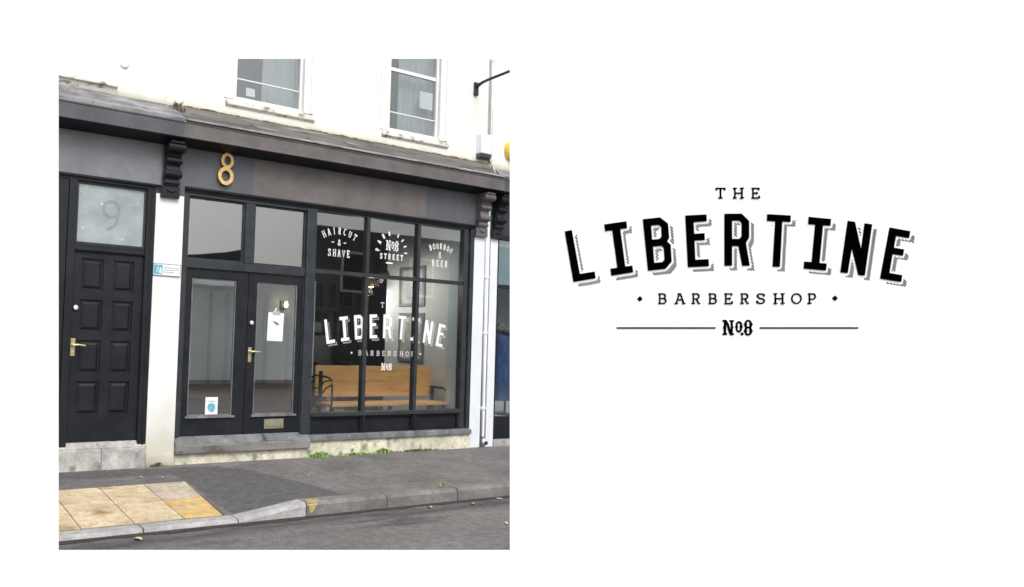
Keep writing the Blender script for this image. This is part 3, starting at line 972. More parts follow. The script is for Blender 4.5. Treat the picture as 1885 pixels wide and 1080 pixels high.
# pilasters (white masonry piers)
m = P8()
m.sweep_x([(0.14, -0.02), (0.14, 3.03), (0.0, 3.03), (0.0, 0.22), (-0.004, 0.14), (-0.014, 0.07), (-0.035, -0.02)], 0.0, 0.335)
m.build('pilaster', M['pilaster'], shop, bevel=0.006)
m = P8()
m.box(4.752, 4.955, 0.0, 0.14, -0.01, 3.03)
m.build('pilaster', M['coolwhite'], shop, bevel=0.006)

# plinth and sills
m = P8()
m.sweep_x([(0.2, -0.02), (0.2, 0.20), (-0.012, 0.20), (-0.02, 0.0), (-0.02, -0.02)], 0.339, 4.751)
m.build('plinth', M['cream'], shop)
m = P8()
m.sweep_x([(0.12, 0.222), (0.12, 0.31), (0.03, 0.306), (-0.055, 0.236), (-0.06, 0.222)], 0.336, 2.09)
m.build('door_threshold', M['sillgrey'], shop, bevel=0.004)
m = P8()
m.sweep_x([(0.12, 0.12), (0.12, 0.221), (-0.062, 0.221), (-0.07, 0.21), (-0.068, 0.125), (-0.021, 0.12)], 0.336, 2.09)
m.build('door_step', M['greystone'], shop, bevel=0.005)
m = P8()
m.sweep_x([(0.12, 0.20), (0.12, 0.275), (0.0, 0.272), (-0.05, 0.258), (-0.05, 0.20)], 2.091, 4.751)
m.build('window_board', M['sillgrey'], shop, bevel=0.004)

# shop frame: jambs, mullions, rails
m = P8()
F0, F1 = 0.0, 0.10
m.box(0.336, 0.398, F0 + 0.002, F1, 0.31, 3.145)                # left jamb
m.box(1.975, 2.115, F0 - 0.004, F1, 0.27, 3.085)                # heavy mullion between door and window
m.box(0.398, 1.975, F0 + 0.012, F1, 2.23, 2.33)                 # rail over the doors
m.box(0.398, 1.975, F0 + 0.004, F1, 3.05, 3.143)                # head
m.box(1.125, 1.25, F0 + 0.008, F1, 2.33, 3.05)
m.box(1.96, 1.975, F0 + 0.02, F1, 0.31, 2.23)
m.build('door_frame', M['frame'], shop, bevel=0.005)
m = P8()
m.sweep_x([(0.13, 3.085), (0.13, 3.145), (-0.035, 3.145), (-0.035, 3.125), (-0.012, 3.10), (-0.008, 3.085)], 0.336, 4.75)
m.build('head_moulding', M['black'], shop)

m = P8()
m.box(2.115, 4.57, F0 + 0.01, F1, 3.06, 3.084)
m.box(2.115, 4.57, F0 + 0.018, F1, 2.285, 2.335)                # transom rail
m.box(2.115, 4.57, F0 - 0.015, F1, 0.495, 0.545)                # bottom rail
for xm in (2.92, 3.765):
    m.box(xm - 0.026, xm + 0.026, F0 + 0.01, F1, 2.335, 3.06)
    m.box(xm - 0.026, xm + 0.026, F0 + 0.01, F1, 0.545, 2.285)
m.box(4.57, 4.64, F0 + 0.006, F1, 0.27, 3.084)
m.box(4.64, 4.68, F0 + 0.03, F1, 0.27, 3.084)
m.box(4.68, 4.75, F0 - 0.004, F1, 0.27, 3.084)
dw = m.build('display_window', M['frame'], shop, bevel=0.004)
m = P8()
wall_grid(m, [2.115, 2.16, 2.875, 2.965, 3.72, 3.81, 4.53, 4.57], [0.272, 0.285, 0.47, 0.495],
          [(2.16, 2.875, 0.285, 0.47), (2.965, 3.72, 0.285, 0.47), (3.81, 4.53, 0.285, 0.47)], F0 + 0.012, 0.09)
for a, b in ((2.16, 2.875), (2.965, 3.72), (3.81, 4.53)):
    m.box(a, b, 0.045, 0.09, 0.285, 0.47)
for xm in (2.92, 3.765):
    m.box(xm - 0.02, xm + 0.02, F0 - 0.006, F0 + 0.0115, 0.272, 0.495)
m.build('stall_riser', M['black'], shop)
YG = 0.05
for a, b in ((2.115, 2.894), (2.946, 3.739), (3.791, 4.57)):
    for c, d in ((0.545, 2.285), (2.335, 3.06)):
        g = P8()
        g.box(a, b, YG, YG + 0.006, c, d)
        g.build('pane', M['glass'], dw)


def wp(sx, sz, ox, oz):
    """window lettering: maps drawing units to the glass front"""
    return lambda x, y, h: (ox + x * sx, YG - 0.0012 - h, oz - y * sz)


WS = 0.00316
wmap = lambda x, y, h: (2.30 + (x - 1039.5) * WS, YG - 0.0012 - h, 1.715 - (y - 423) * 0.0033)
for (ch, o, h) in LOGO:
    m = P8()
    m.prism(o, h, 0, 0.001, wmap)
    m.build('title_letter', M['vinyl'], dw)
    m = P8()
    for q in hatch(o, h, period=4.6, width=1.5, gap=4.4, step=0.8):
        m.prism(q, [], 0, 0.0006, wmap)
    m.build('hatched_shadow', M['vinyl'], dw)
for ch, cx in zip('THE', (1326, 1358, 1391)):
    m = P8()
    glyph(m, ch, cx, 346.5, 17, 17.5, 2.2, wmap, 0.001)
    m.build('small_letter', M['vinyl'], dw)
for k, ch in enumerate('BARBERSHOP'):
    cx = 1160 + (280, 427, 571, 716, 853, 993, 1133, 1285, 1438, 1578)[k] / 4.7125
    m = P8()
    glyph(m, ch, cx, 540.5, 17, 17.5, 2.0, wmap, 0.001)
    m.build('small_letter', M['vinyl'], dw)
for u, v in ((1177.6, 549.8), (1536.5, 548.8)):
    m = P8()
    m.prism([(u - 5, v), (u, v - 5), (u + 5, v), (u, v + 5)], [], 0, 0.001, wmap)
    m.build('diamond_mark', M['vinyl'], dw)
m = P8()
number_mark(m, wmap, 0.001)
m.build('number_lettering', M['vinyl'], dw)


def arc_text(mb, txt, cx, cz, rad, a_mid, span, cw, ch, w, flat=False):
    """letters set round an arc on the glass, metres"""
    n = len(txt)
    for k, c in enumerate(txt):
        a = a_mid + (k - (n - 1) / 2) * span / max(1, n - 1)
        x, y = cx + rad * math.sin(R(a)), -(rad * math.cos(R(a)))
        pl = lambda X, Y, h: (X, YG - 0.0012 - h, cz - Y)
        if c == '|':
            stroke_mb(mb, [(x - ch * .4 * -math.sin(R(a)), y - ch * .4 * math.cos(R(a))), (x + ch * .4 * -math.sin(R(a)), y + ch * .4 * math.cos(R(a)))], w * 1.5, pl, 0.001)
        else:
            glyph(mb, c, x, y - ch / 2, cw, ch, w, pl, 0.001, rot=R(a))


def row_text(mb, txt, cx, cz, pitch, cw, ch, w):
    n = len(txt)
    pl = lambda X, Y, h: (X, YG - 0.0012 - h, cz - Y)
    for k, c in enumerate(txt):
        glyph(mb, c, cx + (k - (n - 1) / 2) * pitch, -ch / 2, cw, ch, w, pl, 0.001)


m = P8()
arc_text(m, 'HAIRCUT', 2.49, 2.36, 0.49, 0, 58, 0.040, 0.078, 0.0105)
m.build('window_slogan', M['vinyl'], dw)
m = P8()
row_text(m, '&', 2.49, 2.70, 0.1, 0.042, 0.07, 0.0105)
for dx in (-0.1, 0.085):
    stroke_mb(m, [(2.49 + dx - 0.018, 0), (2.49 + dx + 0.018, 0)], 0.012, lambda X, Y, h: (X, YG - 0.0012 - h, 2.70 - Y), 0.001)
m.build('window_slogan', M['vinyl'], dw)
m = P8()
row_text(m, 'SHAVE', 2.49, 2.565, 0.072, 0.044, 0.085, 0.011)
m.build('window_slogan', M['vinyl'], dw)
m = P8()
arc_text(m, 'PARK', 3.33, 2.66, 0.235, -50, 78, 0.035, 0.055, 0.013)
for a in (25, 48, 70, 92):
    arc_text(m, '|', 3.33, 2.66, 0.235, a, 0, 0.04, 0.06, 0.012)
m.build('window_slogan', M['vinyl'], dw)
m = P8()
nm = lambda x, y, h: (3.335 + (x - 1357) * 0.0038, YG - 0.0012 - h, 2.735 - (y - 602.5) * 0.0048)
number_mark(m, nm, 0.001)
m.build('window_slogan', M['vinyl'], dw)
m = P8()
row_text(m, 'STREET', 3.33, 2.585, 0.068, 0.036, 0.065, 0.012)
stroke_mb(m, [(3.24, 0), (3.35, 0)], 0.02, lambda X, Y, h: (X, YG - 0.0012 - h, 2.50 - Y), 0.001)
m.build('window_slogan', M['vinyl'], dw)
m = P8()
arc_text(m, 'BOURBON', 4.165, 2.36, 0.44, 2, 50, 0.036, 0.072, 0.010)
m.build('window_slogan', M['vinyl'], dw)
m = P8()
row_text(m, '&', 4.165, 2.675, 0.1, 0.046, 0.08, 0.0105)
m.build('window_slogan', M['vinyl'], dw)
m = P8()
row_text(m, 'BEER', 4.165, 2.56, 0.078, 0.042, 0.08, 0.010)
m.build('window_slogan', M['vinyl'], dw)

# transom lights over the doors
for a, b in ((0.398, 1.125), (1.25, 1.975)):
    m = P8()
    ring_frame(m, a + 0.001, b - 0.001, 2.331, 3.049, 0.018, 0.03, 0.085)
    tf = m.build('transom_light', M['frame'], shop, bevel=0.003)
    m = P8()
    m.box(a + 0.015, b - 0.015, 0.052, 0.058, 2.345, 3.035)
    m.build('pane', M['glass_tr'], tf)

# pair of glazed doors
for a, b, ga, gb, first in ((0.402, 1.208, 0.487, 1.052, True), (1.214, 1.958, 1.33, 1.89, False)):
    m = P8()
    wall_grid(m, [a, ga, gb, b], [0.312, 0.535, 2.118, 2.226], [(ga, gb, 0.535, 2.118)], 0.036, 0.085)
    d = m.build('door', M['black'], shop, bevel=0.003)
    m = P8()
    ring_frame(m, ga + 0.001, gb - 0.001, 0.536, 2.117, 0.012, 0.046, 0.075)
    m.box(ga - 0.03, gb + 0.03, 0.012, 0.0355, 0.512, 0.536)
    m.build('glazing_bead', M['sillgrey'], d)
    m = P8()
    m.box(ga + 0.01, gb - 0.01, 0.056, 0.062, 0.545, 2.108)
    m.build('glass_pane', M['glass_door'], d)
    if not first:
        m = P8()
        m.lathe([(0.0, 0.004), (0.022, 0.004), (0.027, 0.016), (0.026, 0.0355)], (1.262, 0, 1.628), 'Y', 16)
        m.build('lock', M['chrome'], d, smooth=True)
        m = P8()
        m.box(1.236, 1.278, 0.028, 0.0355, 1.16, 1.335)
        m.lathe([(0.013, -0.015), (0.016, 0.0), (0.018, 0.0275)], (1.258, 0, 1.285), 'Y', 12)
        m.tube([(1.255, -0.012, 1.287), (1.30, -0.02, 1.29), (1.37, -0.016, 1.283)], [0.012, 0.0105, 0.009], 10)
        m.lathe([(0.0, 0.022), (0.009, 0.024), (0.009, 0.0275)], (1.257, 0, 1.205), 'Y', 10)
        m.build('handle', M['brass'], d, bevel=0.002)
        m = P8()
        m.box(1.487, 1.752, 0.026, 0.0355, 0.362, 0.478)
        m.box(1.51, 1.73, 0.018, 0.0255, 0.39, 0.45)
        m.build('letter_plate', M['letterplate'], d, bevel=0.003)

# inside of the shop
m = P8()
m.box(0.34, 4.72, 0.14, 4.2, 0.10, 0.25)
m.build('interior_floor', M['floor_wood'], shop)
m = P8()
m.box(0.34, 6.6, 0.14, 4.2, 3.25, 3.35)
m.build('interior_ceiling', M['ceiling'], shop)
m = P8()
m.box(4.72, 4.75, 0.14, 1.97, 0.25, 3.25)
m.build('interior_side_wall', M['int_grey'], shop)
m = P8()
m.box(4.60, 4.719, 0.14, 0.34, 0.25, 3.249)
m.build('window_reveal', M['pale_blue'], shop)
m = P8()
m.box(0.34, 6.6, 4.0, 4.1, 0.25, 3.25)
m.box(6.5, 6.6, 1.98, 3.999, 0.25, 3.25)
m.box(4.751, 6.6, 1.971, 1.979, 0.25, 3.25)
m.box(4.721, 6.6, 1.98, 4.0, 0.10, 0.249)
m.build('interior_back_wall', M['int_dark'], shop)
m = P8()
m.box(0.30, 0.338, 0.14, 4.0, 0.25, 3.25)
m.build('interior_side_wall', M['int_grey'], shop)
# lobby boards added behind the doors to imitate reflections in the glass, brown below
m = P8()
for k in range(13):
    xa = 0.36 + k * 0.196
    m.box(xa, xa + 0.1935, 1.25, 1.28, 0.86, 2.28, 0)
m.box(0.36, 2.90, 1.281, 1.30, 0.25, 2.28, 0)
m.box(0.36, 2.90, 1.235, 1.2805, 0.25, 0.859, 1)
m.build('reflection_partition', [M['reflected_grey'], M['floor_wood']], shop)
# display plinth wall strips: taupe piers on the dark back wall
m = P8()
for xa, xb in ((4.72, 4.86), (5.02, 5.10)):
    m.box(xa, xb, 3.93, 3.999, 0.25, 2.45)
m.box(4.35, 5.15, 3.94, 3.999, 2.46, 2.75)
m.build('wall_pier', M['int_warm'], shop)

# things in and on the shop ------------------------------------------------------------------
m = PB((0.825, 0, 3.415))
pl8 = lambda x, y, h: (x, -h, y)


def ring8(cx, cz, ro_x, ro_z, ri_x, ri_z, h):
    m.prism(reg(cx, cz, ro_x, ro_z, 28), [reg(cx, cz, ri_x, ri_z, 28)], 0.001, h, pl8, 0, 1)


ring8(0.836, 3.505, 0.082, 0.092, 0.042, 0.052, 0.042)
ring8(0.820, 3.322, 0.100, 0.107, 0.055, 0.062, 0.045)
n8 = m.build('house_number', [M['gold8'], M['gold8s']], bevel=0.006, loc=(0.825, 0, 3.415))
tag(n8, 'carved gold number 8 fixed on the dark fascia', 'house number')

pq = thing('wall_plaque', 'small white plaque with a blue square symbol on the white pilaster', 'plaque', (0.155, 0, 2.18))
PO = (0.155, 0, 2.18)
m = PB(PO)
m.box(-0.004, 0.316, -0.012, -0.001, 2.115, 2.245)
m.build('plate', M['paper'], pq, bevel=0.002)
m = PB(PO)
ring_frame(m, -0.0065, 0.3185, 2.1125, 2.2475, 0.006, -0.0145, -0.0005)
m.build('plate_edge', M['picframe'], pq)
m = PB(PO)
m.box(0.004, 0.105, -0.014, -0.0125, 2.128, 2.232)
sq = m.build('blue_square', M['blueprint'], pq)
m = PB(PO)
m.tube([(0.035, -0.0145, 2.145), (0.05, -0.0145, 2.21), (0.066, -0.0145, 2.145)], 0.006, 6)
m.box(0.072, 0.092, -0.0155, -0.0142, 2.14, 2.20)
m.build('symbol', M['paper'], sq)
m = PB(PO)
for k, (w, z) in enumerate(((0.15, 2.205), (0.17, 2.18), (0.09, 2.155))):
    xk = 0.125
    while xk < 0.125 + w:
        l = random.uniform(0.014, 0.03)
        m.box(xk, xk + l, -0.0135, -0.0124, z - 0.005, z + 0.005)
        xk += l + 0.009
m.build('small_print', M['print'], pq)

cb = thing('clipboard', 'white sheet on a clipboard hung inside the right glass door', 'clipboard', (1.6, 0.052, 1.55))
CO = (1.6, 0.052, 1.55)


def tilt(p, c=(1.6, 1.59), a=R(-1.5)):
    x, y, z = p
    dx, dz = x - c[0], z - c[1]
    return (c[0] + dx * math.cos(a) - dz * math.sin(a), y, c[1] + dx * math.sin(a) + dz * math.cos(a))


m = PB(CO)
m.box(1.495, 1.712, 0.0485, 0.0515, 1.42, 1.765)
m.v = [tilt(p) for p in m.v]
m.build('sheet', M['paper'], cb)
m = PB(CO)
m.box(1.55, 1.66, 0.043, 0.0482, 1.74, 1.782)
m.tube([(1.58, 0.045, 1.78), (1.60, 0.045, 1.815), (1.625, 0.045, 1.80), (1.632, 0.045, 1.78)], 0.007, 8)
m.v = [tilt(p) for p in m.v]
m.build('clip', M['chrome'], cb)
m = PB(CO)
m.tube([(1.56, 0.0478, 1.655), (1.61, 0.0478, 1.645), (1.655, 0.0478, 1.62)], [0.005, 0.011, 0.004], 6)
m.tube([(1.57, 0.0478, 1.665), (1.60, 0.0478, 1.63), (1.64, 0.0478, 1.61)], [0.004, 0.008, 0.003], 6)
m.v = [tilt(p) for p in m.v]
m.build('printed_motif', M['print'], cb)

st = thing('door_sticker', 'white card with a round teal emblem at the foot of the left glass door', 'poster', (0.795, 0.052, 0.64))
TO = (0.795, 0.052, 0.64)
m = PB(TO)
m.box(0.717, 0.875, 0.0505, 0.0535, 0.545, 0.748)
m.build('card', M['paper'], st, bevel=0.001)
m = PB(TO)
m.prism([(0.795 + (0.047 + 0.006 * (k % 2)) * math.cos(k * math.pi / 9), 0.63 + (0.047 + 0.006 * (k % 2)) * math.sin(k * math.pi / 9)) for k in range(18)], [], 0, 0.0015, lambda x, y, h: (x, 0.0500 - h, y))
m.build('emblem', M['teal'], st)
m = PB(TO)
m.box(0.755, 0.835, 0.0485, 0.050, 0.695, 0.704)
m.box(0.765, 0.825, 0.0485, 0.050, 0.575, 0.582)
m.build('small_print', M['teal'], st)

# bench facing the window
BO = (3.60, 0.5, 0.25)
bn = thing('wooden_bench', 'long pale pine bench with plank back and black metal arms behind the display window', 'bench', BO)
m = PB(BO)
m.box(2.625, 4.64, 0.72, 0.755, 0.665, 0.878)
m.box(2.625, 4.64, 0.722, 0.753, 0.881, 1.095)
m.build('backrest', M['pine'], bn, bevel=0.004)
m = PB(BO)
for k in range(3):
    m.box(2.62, 4.60, 0.285 + k * 0.14, 0.42 + k * 0.14, 0.575, 0.61)
m.build('seat', M['pine'], bn, bevel=0.005)
for xa in (2.60, 4.64):
    m = PB(BO)
    if xa > 3:                              # the far arm is a low plain one
        m.tube([(xa, 0.75, 0.80), (xa, 0.45, 0.80), (xa, 0.36, 0.76), (xa, 0.35, 0.26)], 0.016, 8)
        m.box(xa - 0.02, xa + 0.02, 0.66, 0.70, 0.252, 0.78)
        m.build('armrest', M['iron'], bn)
        continue
    m.tube([(xa, 0.78, 0.93), (xa, 0.70, 0.965), (xa, 0.38, 0.96), (xa, 0.29, 0.93), (xa, 0.265, 0.86), (xa, 0.265, 0.26)], 0.013, 8)
    m.tube([(xa, 0.75, 0.78), (xa, 0.60, 0.80), (xa, 0.45, 0.90), (xa, 0.30, 0.92)], 0.010, 8)
    m.tube([(xa, 0.75, 0.66), (xa, 0.55, 0.70), (xa, 0.40, 0.82), (xa, 0.28, 0.86)], 0.010, 8)
    m.box(xa - 0.02, xa + 0.02, 0.53, 0.57, 0.62, 1.03)
    m.build('armrest', M['iron'], bn)
for xa in (2.64, 3.60, 4.56):
    for ya in (0.34, 0.66):
        m = PB(BO)
        m.box(xa, xa + 0.05, ya, ya + 0.04, 0.251, 0.574)
        m.build('leg', M['iron'], bn)

# framed pictures on the right-hand wall, mirror on the back wall
for (ya, yb_, za, zb, lab) in ((0.99, 1.62, 2.0, 2.62, 'grey framed picture on the pale side wall, upper one of the pair'),
                               (0.99, 1.60, 1.14, 1.90, 'grey framed picture on the pale side wall, lower one behind the window title')):
    po_ = (4.70, (ya + yb_) / 2, za)
    pc = thing('wall_picture', lab, 'picture', po_, 'pictures on the side wall')
    m = PB(po_)
    m.box(4.695, 4.7195, ya, ya + 0.05, za, zb)
    m.box(4.695, 4.7195, yb_ - 0.05, yb_, za, zb)
    m.box(4.695, 4.7195, ya + 0.05, yb_ - 0.05, za, za + 0.05)
    m.box(4.695, 4.7195, ya + 0.05, yb_ - 0.05, zb - 0.05, zb)
    m.build('frame', M['picframe'], pc, bevel=0.003)
    m = PB(po_)
    m.box(4.708, 4.7195, ya + 0.05, yb_ - 0.05, za + 0.05, zb - 0.05)
    m.build('print', M['picture'], pc)
mo = (5.33, 3.95, 2.03)
mr_ = thing('wall_mirror', 'tall mirror in a dark brown frame on the dark back wall', 'mirror', mo)
m = PB(mo)
ring_frame(m, 5.20, 5.46, 2.03, 2.42, 0.03, 3.95, 3.998)
m.build('frame', M['brownwood'], mr_, bevel=0.004)
m = PB(mo)
m.box(5.23, 5.43, 3.97, 3.99, 2.06, 2.39)
m.build('glass', M['mirror'], mr_)

# barber's chair in the dark behind the L of the title, tall cabinet beside
bo = (4.05, 2.6, 0.25)
bc = thing('barber_chair', 'black leather barber chair with headrest in the dark room behind the window title', 'chair', bo)
m = PB(bo)
m.lathe([(0.30, 0.25), (0.30, 0.28), (0.06, 0.31), (0.05, 0.68)], (4.05, 2.6, 0), 'Z', 20)
m.build('pedestal', M['chrome'], bc, smooth=False)
m = PB(bo)
m.box(3.76, 4.34, 2.35, 2.88, 0.68, 0.84)
m.build('seat', M['iron'], bc, bevel=0.04)
m = PB(bo)
m.sweep_x([(2.84, 0.84), (2.94, 0.84), (3.10, 1.48), (3.0, 1.5)], 3.80, 4.30)
m.build('backrest', M['iron'], bc, bevel=0.03)
m = PB(bo)
m.sweep_x([(3.03, 1.53), (3.10, 1.53), (3.13, 1.72), (3.06, 1.73)], 3.92, 4.18)
m.build('headrest', M['iron'], bc, bevel=0.02)
for xa in (3.70, 4.33):
    m = PB(bo)
    m.box(xa, xa + 0.07, 2.4, 2.86, 1.0, 1.06)
    m.box(xa + 0.02, xa + 0.05, 2.5, 2.54, 0.80, 0.999)
    m.build('armrest', M['iron'], bc, bevel=0.01)

co_ = (5.0, 3.9, 1.75)
ck = thing('coat_rack', 'dark coats hanging in a row on the black back wall of the shop', 'coat rack', co_)
m = PB(co_)
m.box(4.35, 5.12, 3.90, 3.93, 1.95, 2.02)
m.build('rail', M['brownwood'], ck)
for k in range(4):
    m = PB(co_)
    cx = 4.45 + k * 0.19
    m.lathe([(0.03, 1.94), (0.085, 1.86), (0.09, 1.5), (0.10, 1.12 - 0.06 * (k % 2)), (0.0, 1.10 - 0.06 * (k % 2))], (cx, 3.83, 0), 'Z', 12)
    m.build('coat', (M['iron'], M['int_dark'], M['int_warm'], M['iron'])[k], ck, smooth=True)
# pendant lamps
for (px, py, pz_, r_, lab) in ((3.88, 1.00, 2.41, 0.13, 'brass dome pendant lamp lit highest and nearest the window'),
                               (4.06, 1.50, 2.28, 0.13, 'brass dome pendant lamp, middle one of the three behind the glass'),
                               (4.48, 2.20, 2.18, 0.13, 'brass dome pendant lamp, lowest and farthest one behind the glass')):
    po_ = (px, py, pz_)
    pe = thing('pendant_lamp', lab, 'lamp', po_, 'pendant lamps in the shop')
    m = PB(po_)
    m.lathe([(r_, pz_), (r_ * 0.96, pz_ + 0.03), (r_ * 0.7, pz_ + 0.09), (0.03, pz_ + 0.13), (0.02, pz_ + 0.16), (0.018, pz_ + 0.155), (r_ * 0.66, pz_ + 0.085), (r_ * 0.92, pz_ + 0.03), (r_ * 0.96, pz_)], (px, py, 0), 'Z', 20)
    m.build('shade', M['shade'], pe, smooth=True)
    m = PB(po_)
    m.lathe([(0.0, pz_ - 0.02), (0.035, pz_ - 0.005), (0.045, pz_ + 0.03), (0.03, pz_ + 0.07), (0.0, pz_ + 0.09)], (px, py, 0), 'Z', 14)
    m.build('bulb', M['bulb'], pe, smooth=True)
    m = PB(po_)
    m.tube([(px, py, pz_ + 0.15), (px, py, 3.25)], 0.006, 6)
    m.build('cord', M['iron'], pe)
    ld = bpy.data.lights.new('pendant_light', 'POINT')
    ld.energy = 15
    ld.color = (1.0, 0.93, 0.84)
    ld.shadow_soft_size = 0.04
    lo = bpy.data.objects.new('pendant_light', ld)
    COL.objects.link(lo)
    lo.parent = pe
    lo.location = (0, 0, -0.07)
sc_ = thing('wall_lamp', 'small warm wall lamp glowing behind the right glass door', 'lamp', (2.35, 1.12, 1.88))
m = PB((2.35, 1.12, 1.88))
m.box(2.325, 2.375, 1.20, 1.2495, 1.83, 1.96)
m.tube([(2.35, 1.20, 1.87), (2.35, 1.12, 1.86)], 0.01, 8)
m.build('bracket', M['shade'], sc_)
m = PB((2.35, 1.12, 1.88))
m.lathe([(0.0, 1.865), (0.022, 1.875), (0.028, 1.91), (0.018, 1.95), (0.0, 1.96)], (2.35, 1.12, 0), 'Z', 12)
m.build('bulb', M['bulb'], sc_, smooth=True)

# ------------------------------------------------------------------ number 9: the neighbour on the left
nb = thing('neighbour_house', 'white house with a black panelled door, frosted fanlight and plain grey fascia', 'house', (-1.0, 0, 0))
NO = (-1.0, 0, 0)
def P9(): return PB(NO)


m = P9()
m.box(-7.0, 0.118, YW, 0.45, 3.66, 7.6)
m.build('upper_wall', M['render'], nb)
m = P9()
m.sweep_x([(YW + 0.05, 4.05), (YW + 0.05, 4.20), (YW - 0.10, 4.175), (YW - 0.10, 4.145), (YW - 0.07, 4.135), (YW - 0.05, 4.07)], -3.0, -0.47)
m.build('window_sill', M['sillstone'], nb, bevel=0.006)
m = P9()
m.sweep_x([(0.149, 3.70), (0.149, 4.07), (0.06, 4.06), (-0.10, 3.92), (-0.255, 3.85), (-0.255, 3.80)], -7.0, 0.218)
m.build('lead_flashing', M['lead'], nb)
m = P9()
m.sweep_x([(y - 0.01, z - 0.006 if z > 3.7 else z - 0.004) for y, z in corn_prof], -7.0, 0.198)
m.build('cornice', M['corn_l'], nb)
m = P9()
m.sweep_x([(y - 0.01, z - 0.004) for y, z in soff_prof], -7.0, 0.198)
m.build('cornice_soffit', M['black'], nb)  # the shade beneath this cornice is painted in as well
m = P9()
m.box(-7.0, 0.049, 0.0, 0.14, 3.125, 3.583)
m.build('fascia', M['fascia_l'], nb)
m = P9()
m.sweep_x([(0.13, 3.065), (0.13, 3.124), (-0.02, 3.124), (-0.02, 3.105), (0.0, 3.085), (0.002, 3.065)], -7.0, -0.001)
m.build('head_moulding', M['black'], nb)
m = P9()
m.box(-1.12, -0.96, 0.01, 0.12, 0.225, 3.064)
m.box(-0.955, -0.872, 0.0, 0.12, 0.225, 3.064)
m.box(-0.100, -0.002, 0.0, 0.12, 0.225, 3.064)
m.box(-0.052, -0.030, -0.008, 0.0, 0.225, 3.064)
m.box(-0.872, -0.10, 0.02, 0.12, 2.315, 2.395)
m.box(-0.872, -0.10, 0.01, 0.12, 2.325, 2.35)
wall_grid(m, [-7.0, -4.4, -2.95, -2.85, -1.5, -1.12], [0.0, 0.65, 2.9, 3.064], [(-4.4, -2.95, 0.65, 2.9), (-2.85, -1.5, 0.65, 2.9)], 0.0, 0.12)
m.build('door_frame', M['black'], nb, bevel=0.005)
m = P9()
ring_frame(m, -0.871, -0.101, 2.396, 3.063, 0.022, 0.03, 0.08)
fl9 = m.build('fanlight', M['frame'], nb, bevel=0.003)
m = P9()
m.box(-0.85, -0.122, 0.05, 0.06, 2.417, 3.042)
m.build('pane', M['frost'], fl9)
m = P9()
c9x, c9z = -0.485, 2.80
m.prism(reg(c9x, c9z, 0.10, 0.10, 28), [reg(c9x, c9z, 0.070, 0.070, 28)], 0.0, 0.0015, lambda x, y, h: (x, 0.0485 - h, y))
stroke_mb(m, [(c9x + 0.084, c9z - 0.02), (c9x + 0.075, c9z - 0.10), (c9x + 0.035, c9z - 0.18), (c9x - 0.04, c9z - 0.225)], 0.032, lambda x, y, h: (x, 0.0482 - h, y), 0.001)
m.build('etched_number', M['frost9'], fl9)

for a, b in ((-4.4, -2.95), (-2.85, -1.5)):      # its own shop window, just outside the picture
    m = P9()
    m.box(a, b, 0.05, 0.058, 0.65, 2.9)
    m.build('shop_pane', M['glass'], nb)
m = P9()
m.box(-6.9, -1.2, 1.5, 1.55, 0.0, 3.2)
m.box(-6.9, -1.2, 0.13, 1.499, 0.2, 0.25)
m.build('interior_wall', M['int_warm'], nb)
# panelled door leaf
m = P9()
LX = [-0.870, -0.785, -0.540, -0.435, -0.205, -0.101]
LZ = [0.29, 0.575, 0.932, 1.02, 1.37, 1.465, 1.805, 1.905, 2.245, 2.314]
holes = [(LX[i], LX[i + 1], LZ[j], LZ[j + 1]) for i in (1, 3) for j in (1, 3, 5, 7)]
wall_grid(m, LX, LZ, holes, 0.045, 0.09)
for hx0_, hx1_, hz0_, hz1_ in holes:
    m.box(hx0_, hx1_, 0.068, 0.09, hz0_, hz1_)
    # bolection bead and a fielded centre
    a, b, c, d = hx0_ + 0.02, hx1_ - 0.02, hz0_ + 0.02, hz1_ - 0.02
    e = 0.028
    o4 = [(a, 0.0679, c), (b, 0.0679, c), (b, 0.0679, d), (a, 0.0679, d)]
    i4 = [(a + e, 0.050, c + e), (b - e, 0.050, c + e), (b - e, 0.050, d - e), (a + e, 0.050, d - e)]
    for k in range(4):
        j = (k + 1) % 4
        m.face([o4[k], o4[j], i4[j], i4[k]])
    m.face(i4)
door9 = m.build('door', M['black'], nb, fix=True)
m = P9()
m.lathe([(0.0, 0.012), (0.024, 0.012), (0.029, 0.024), (0.028, 0.0445)], (-0.828, 0, 1.712), 'Y', 16)
m.build('lock', M['chrome'], door9, smooth=True)
m = P9()
m.box(-0.862, -0.814, 0.036, 0.0445, 1.20, 1.385)
m.lathe([(0.014, -0.008), (0.017, 0.01), (0.019, 0.0355)], (-0.838, 0, 1.315), 'Y', 12)
m.tube([(-0.84, -0.006, 1.318), (-0.79, -0.012, 1.322), (-0.715, -0.008, 1.312)], [0.013, 0.011, 0.009], 10)
m.lathe([(0.0, 0.03), (0.010, 0.032), (0.010, 0.0355)], (-0.838, 0, 1.24), 'Y', 10)
m.build('handle', M['brass'], door9, bevel=0.002)
m = P9()
m.sweep_x([(0.12, 0.222), (0.12, 0.288), (0.04, 0.284), (-0.02, 0.228), (-0.02, 0.222)], -1.12, -0.003)
m.build('threshold', M['stone'], nb, bevel=0.003)
m = P9()
m.sweep_x([(0.12, -0.02), (0.12, 0.2215), (-0.035, 0.2215), (-0.04, 0.20), (-0.06, -0.02)], -0.50, -0.013)
m.sweep_x([(0.12, -0.02), (0.12, 0.2205), (-0.033, 0.2205), (-0.038, 0.20), (-0.058, -0.02)], -1.9, -0.503)
m.build('door_step', M['stone'], nb, bevel=0.006)

# ------------------------------------------------------------------ the neighbour on the right
rb = thing('corner_shop_building', 'white building at the right edge with a dark shopfront and blue clothes in its window', 'shop building', (6.5, 0, 0))
RO = (6.5, 0, 0)
def PR(): return PB(RO)


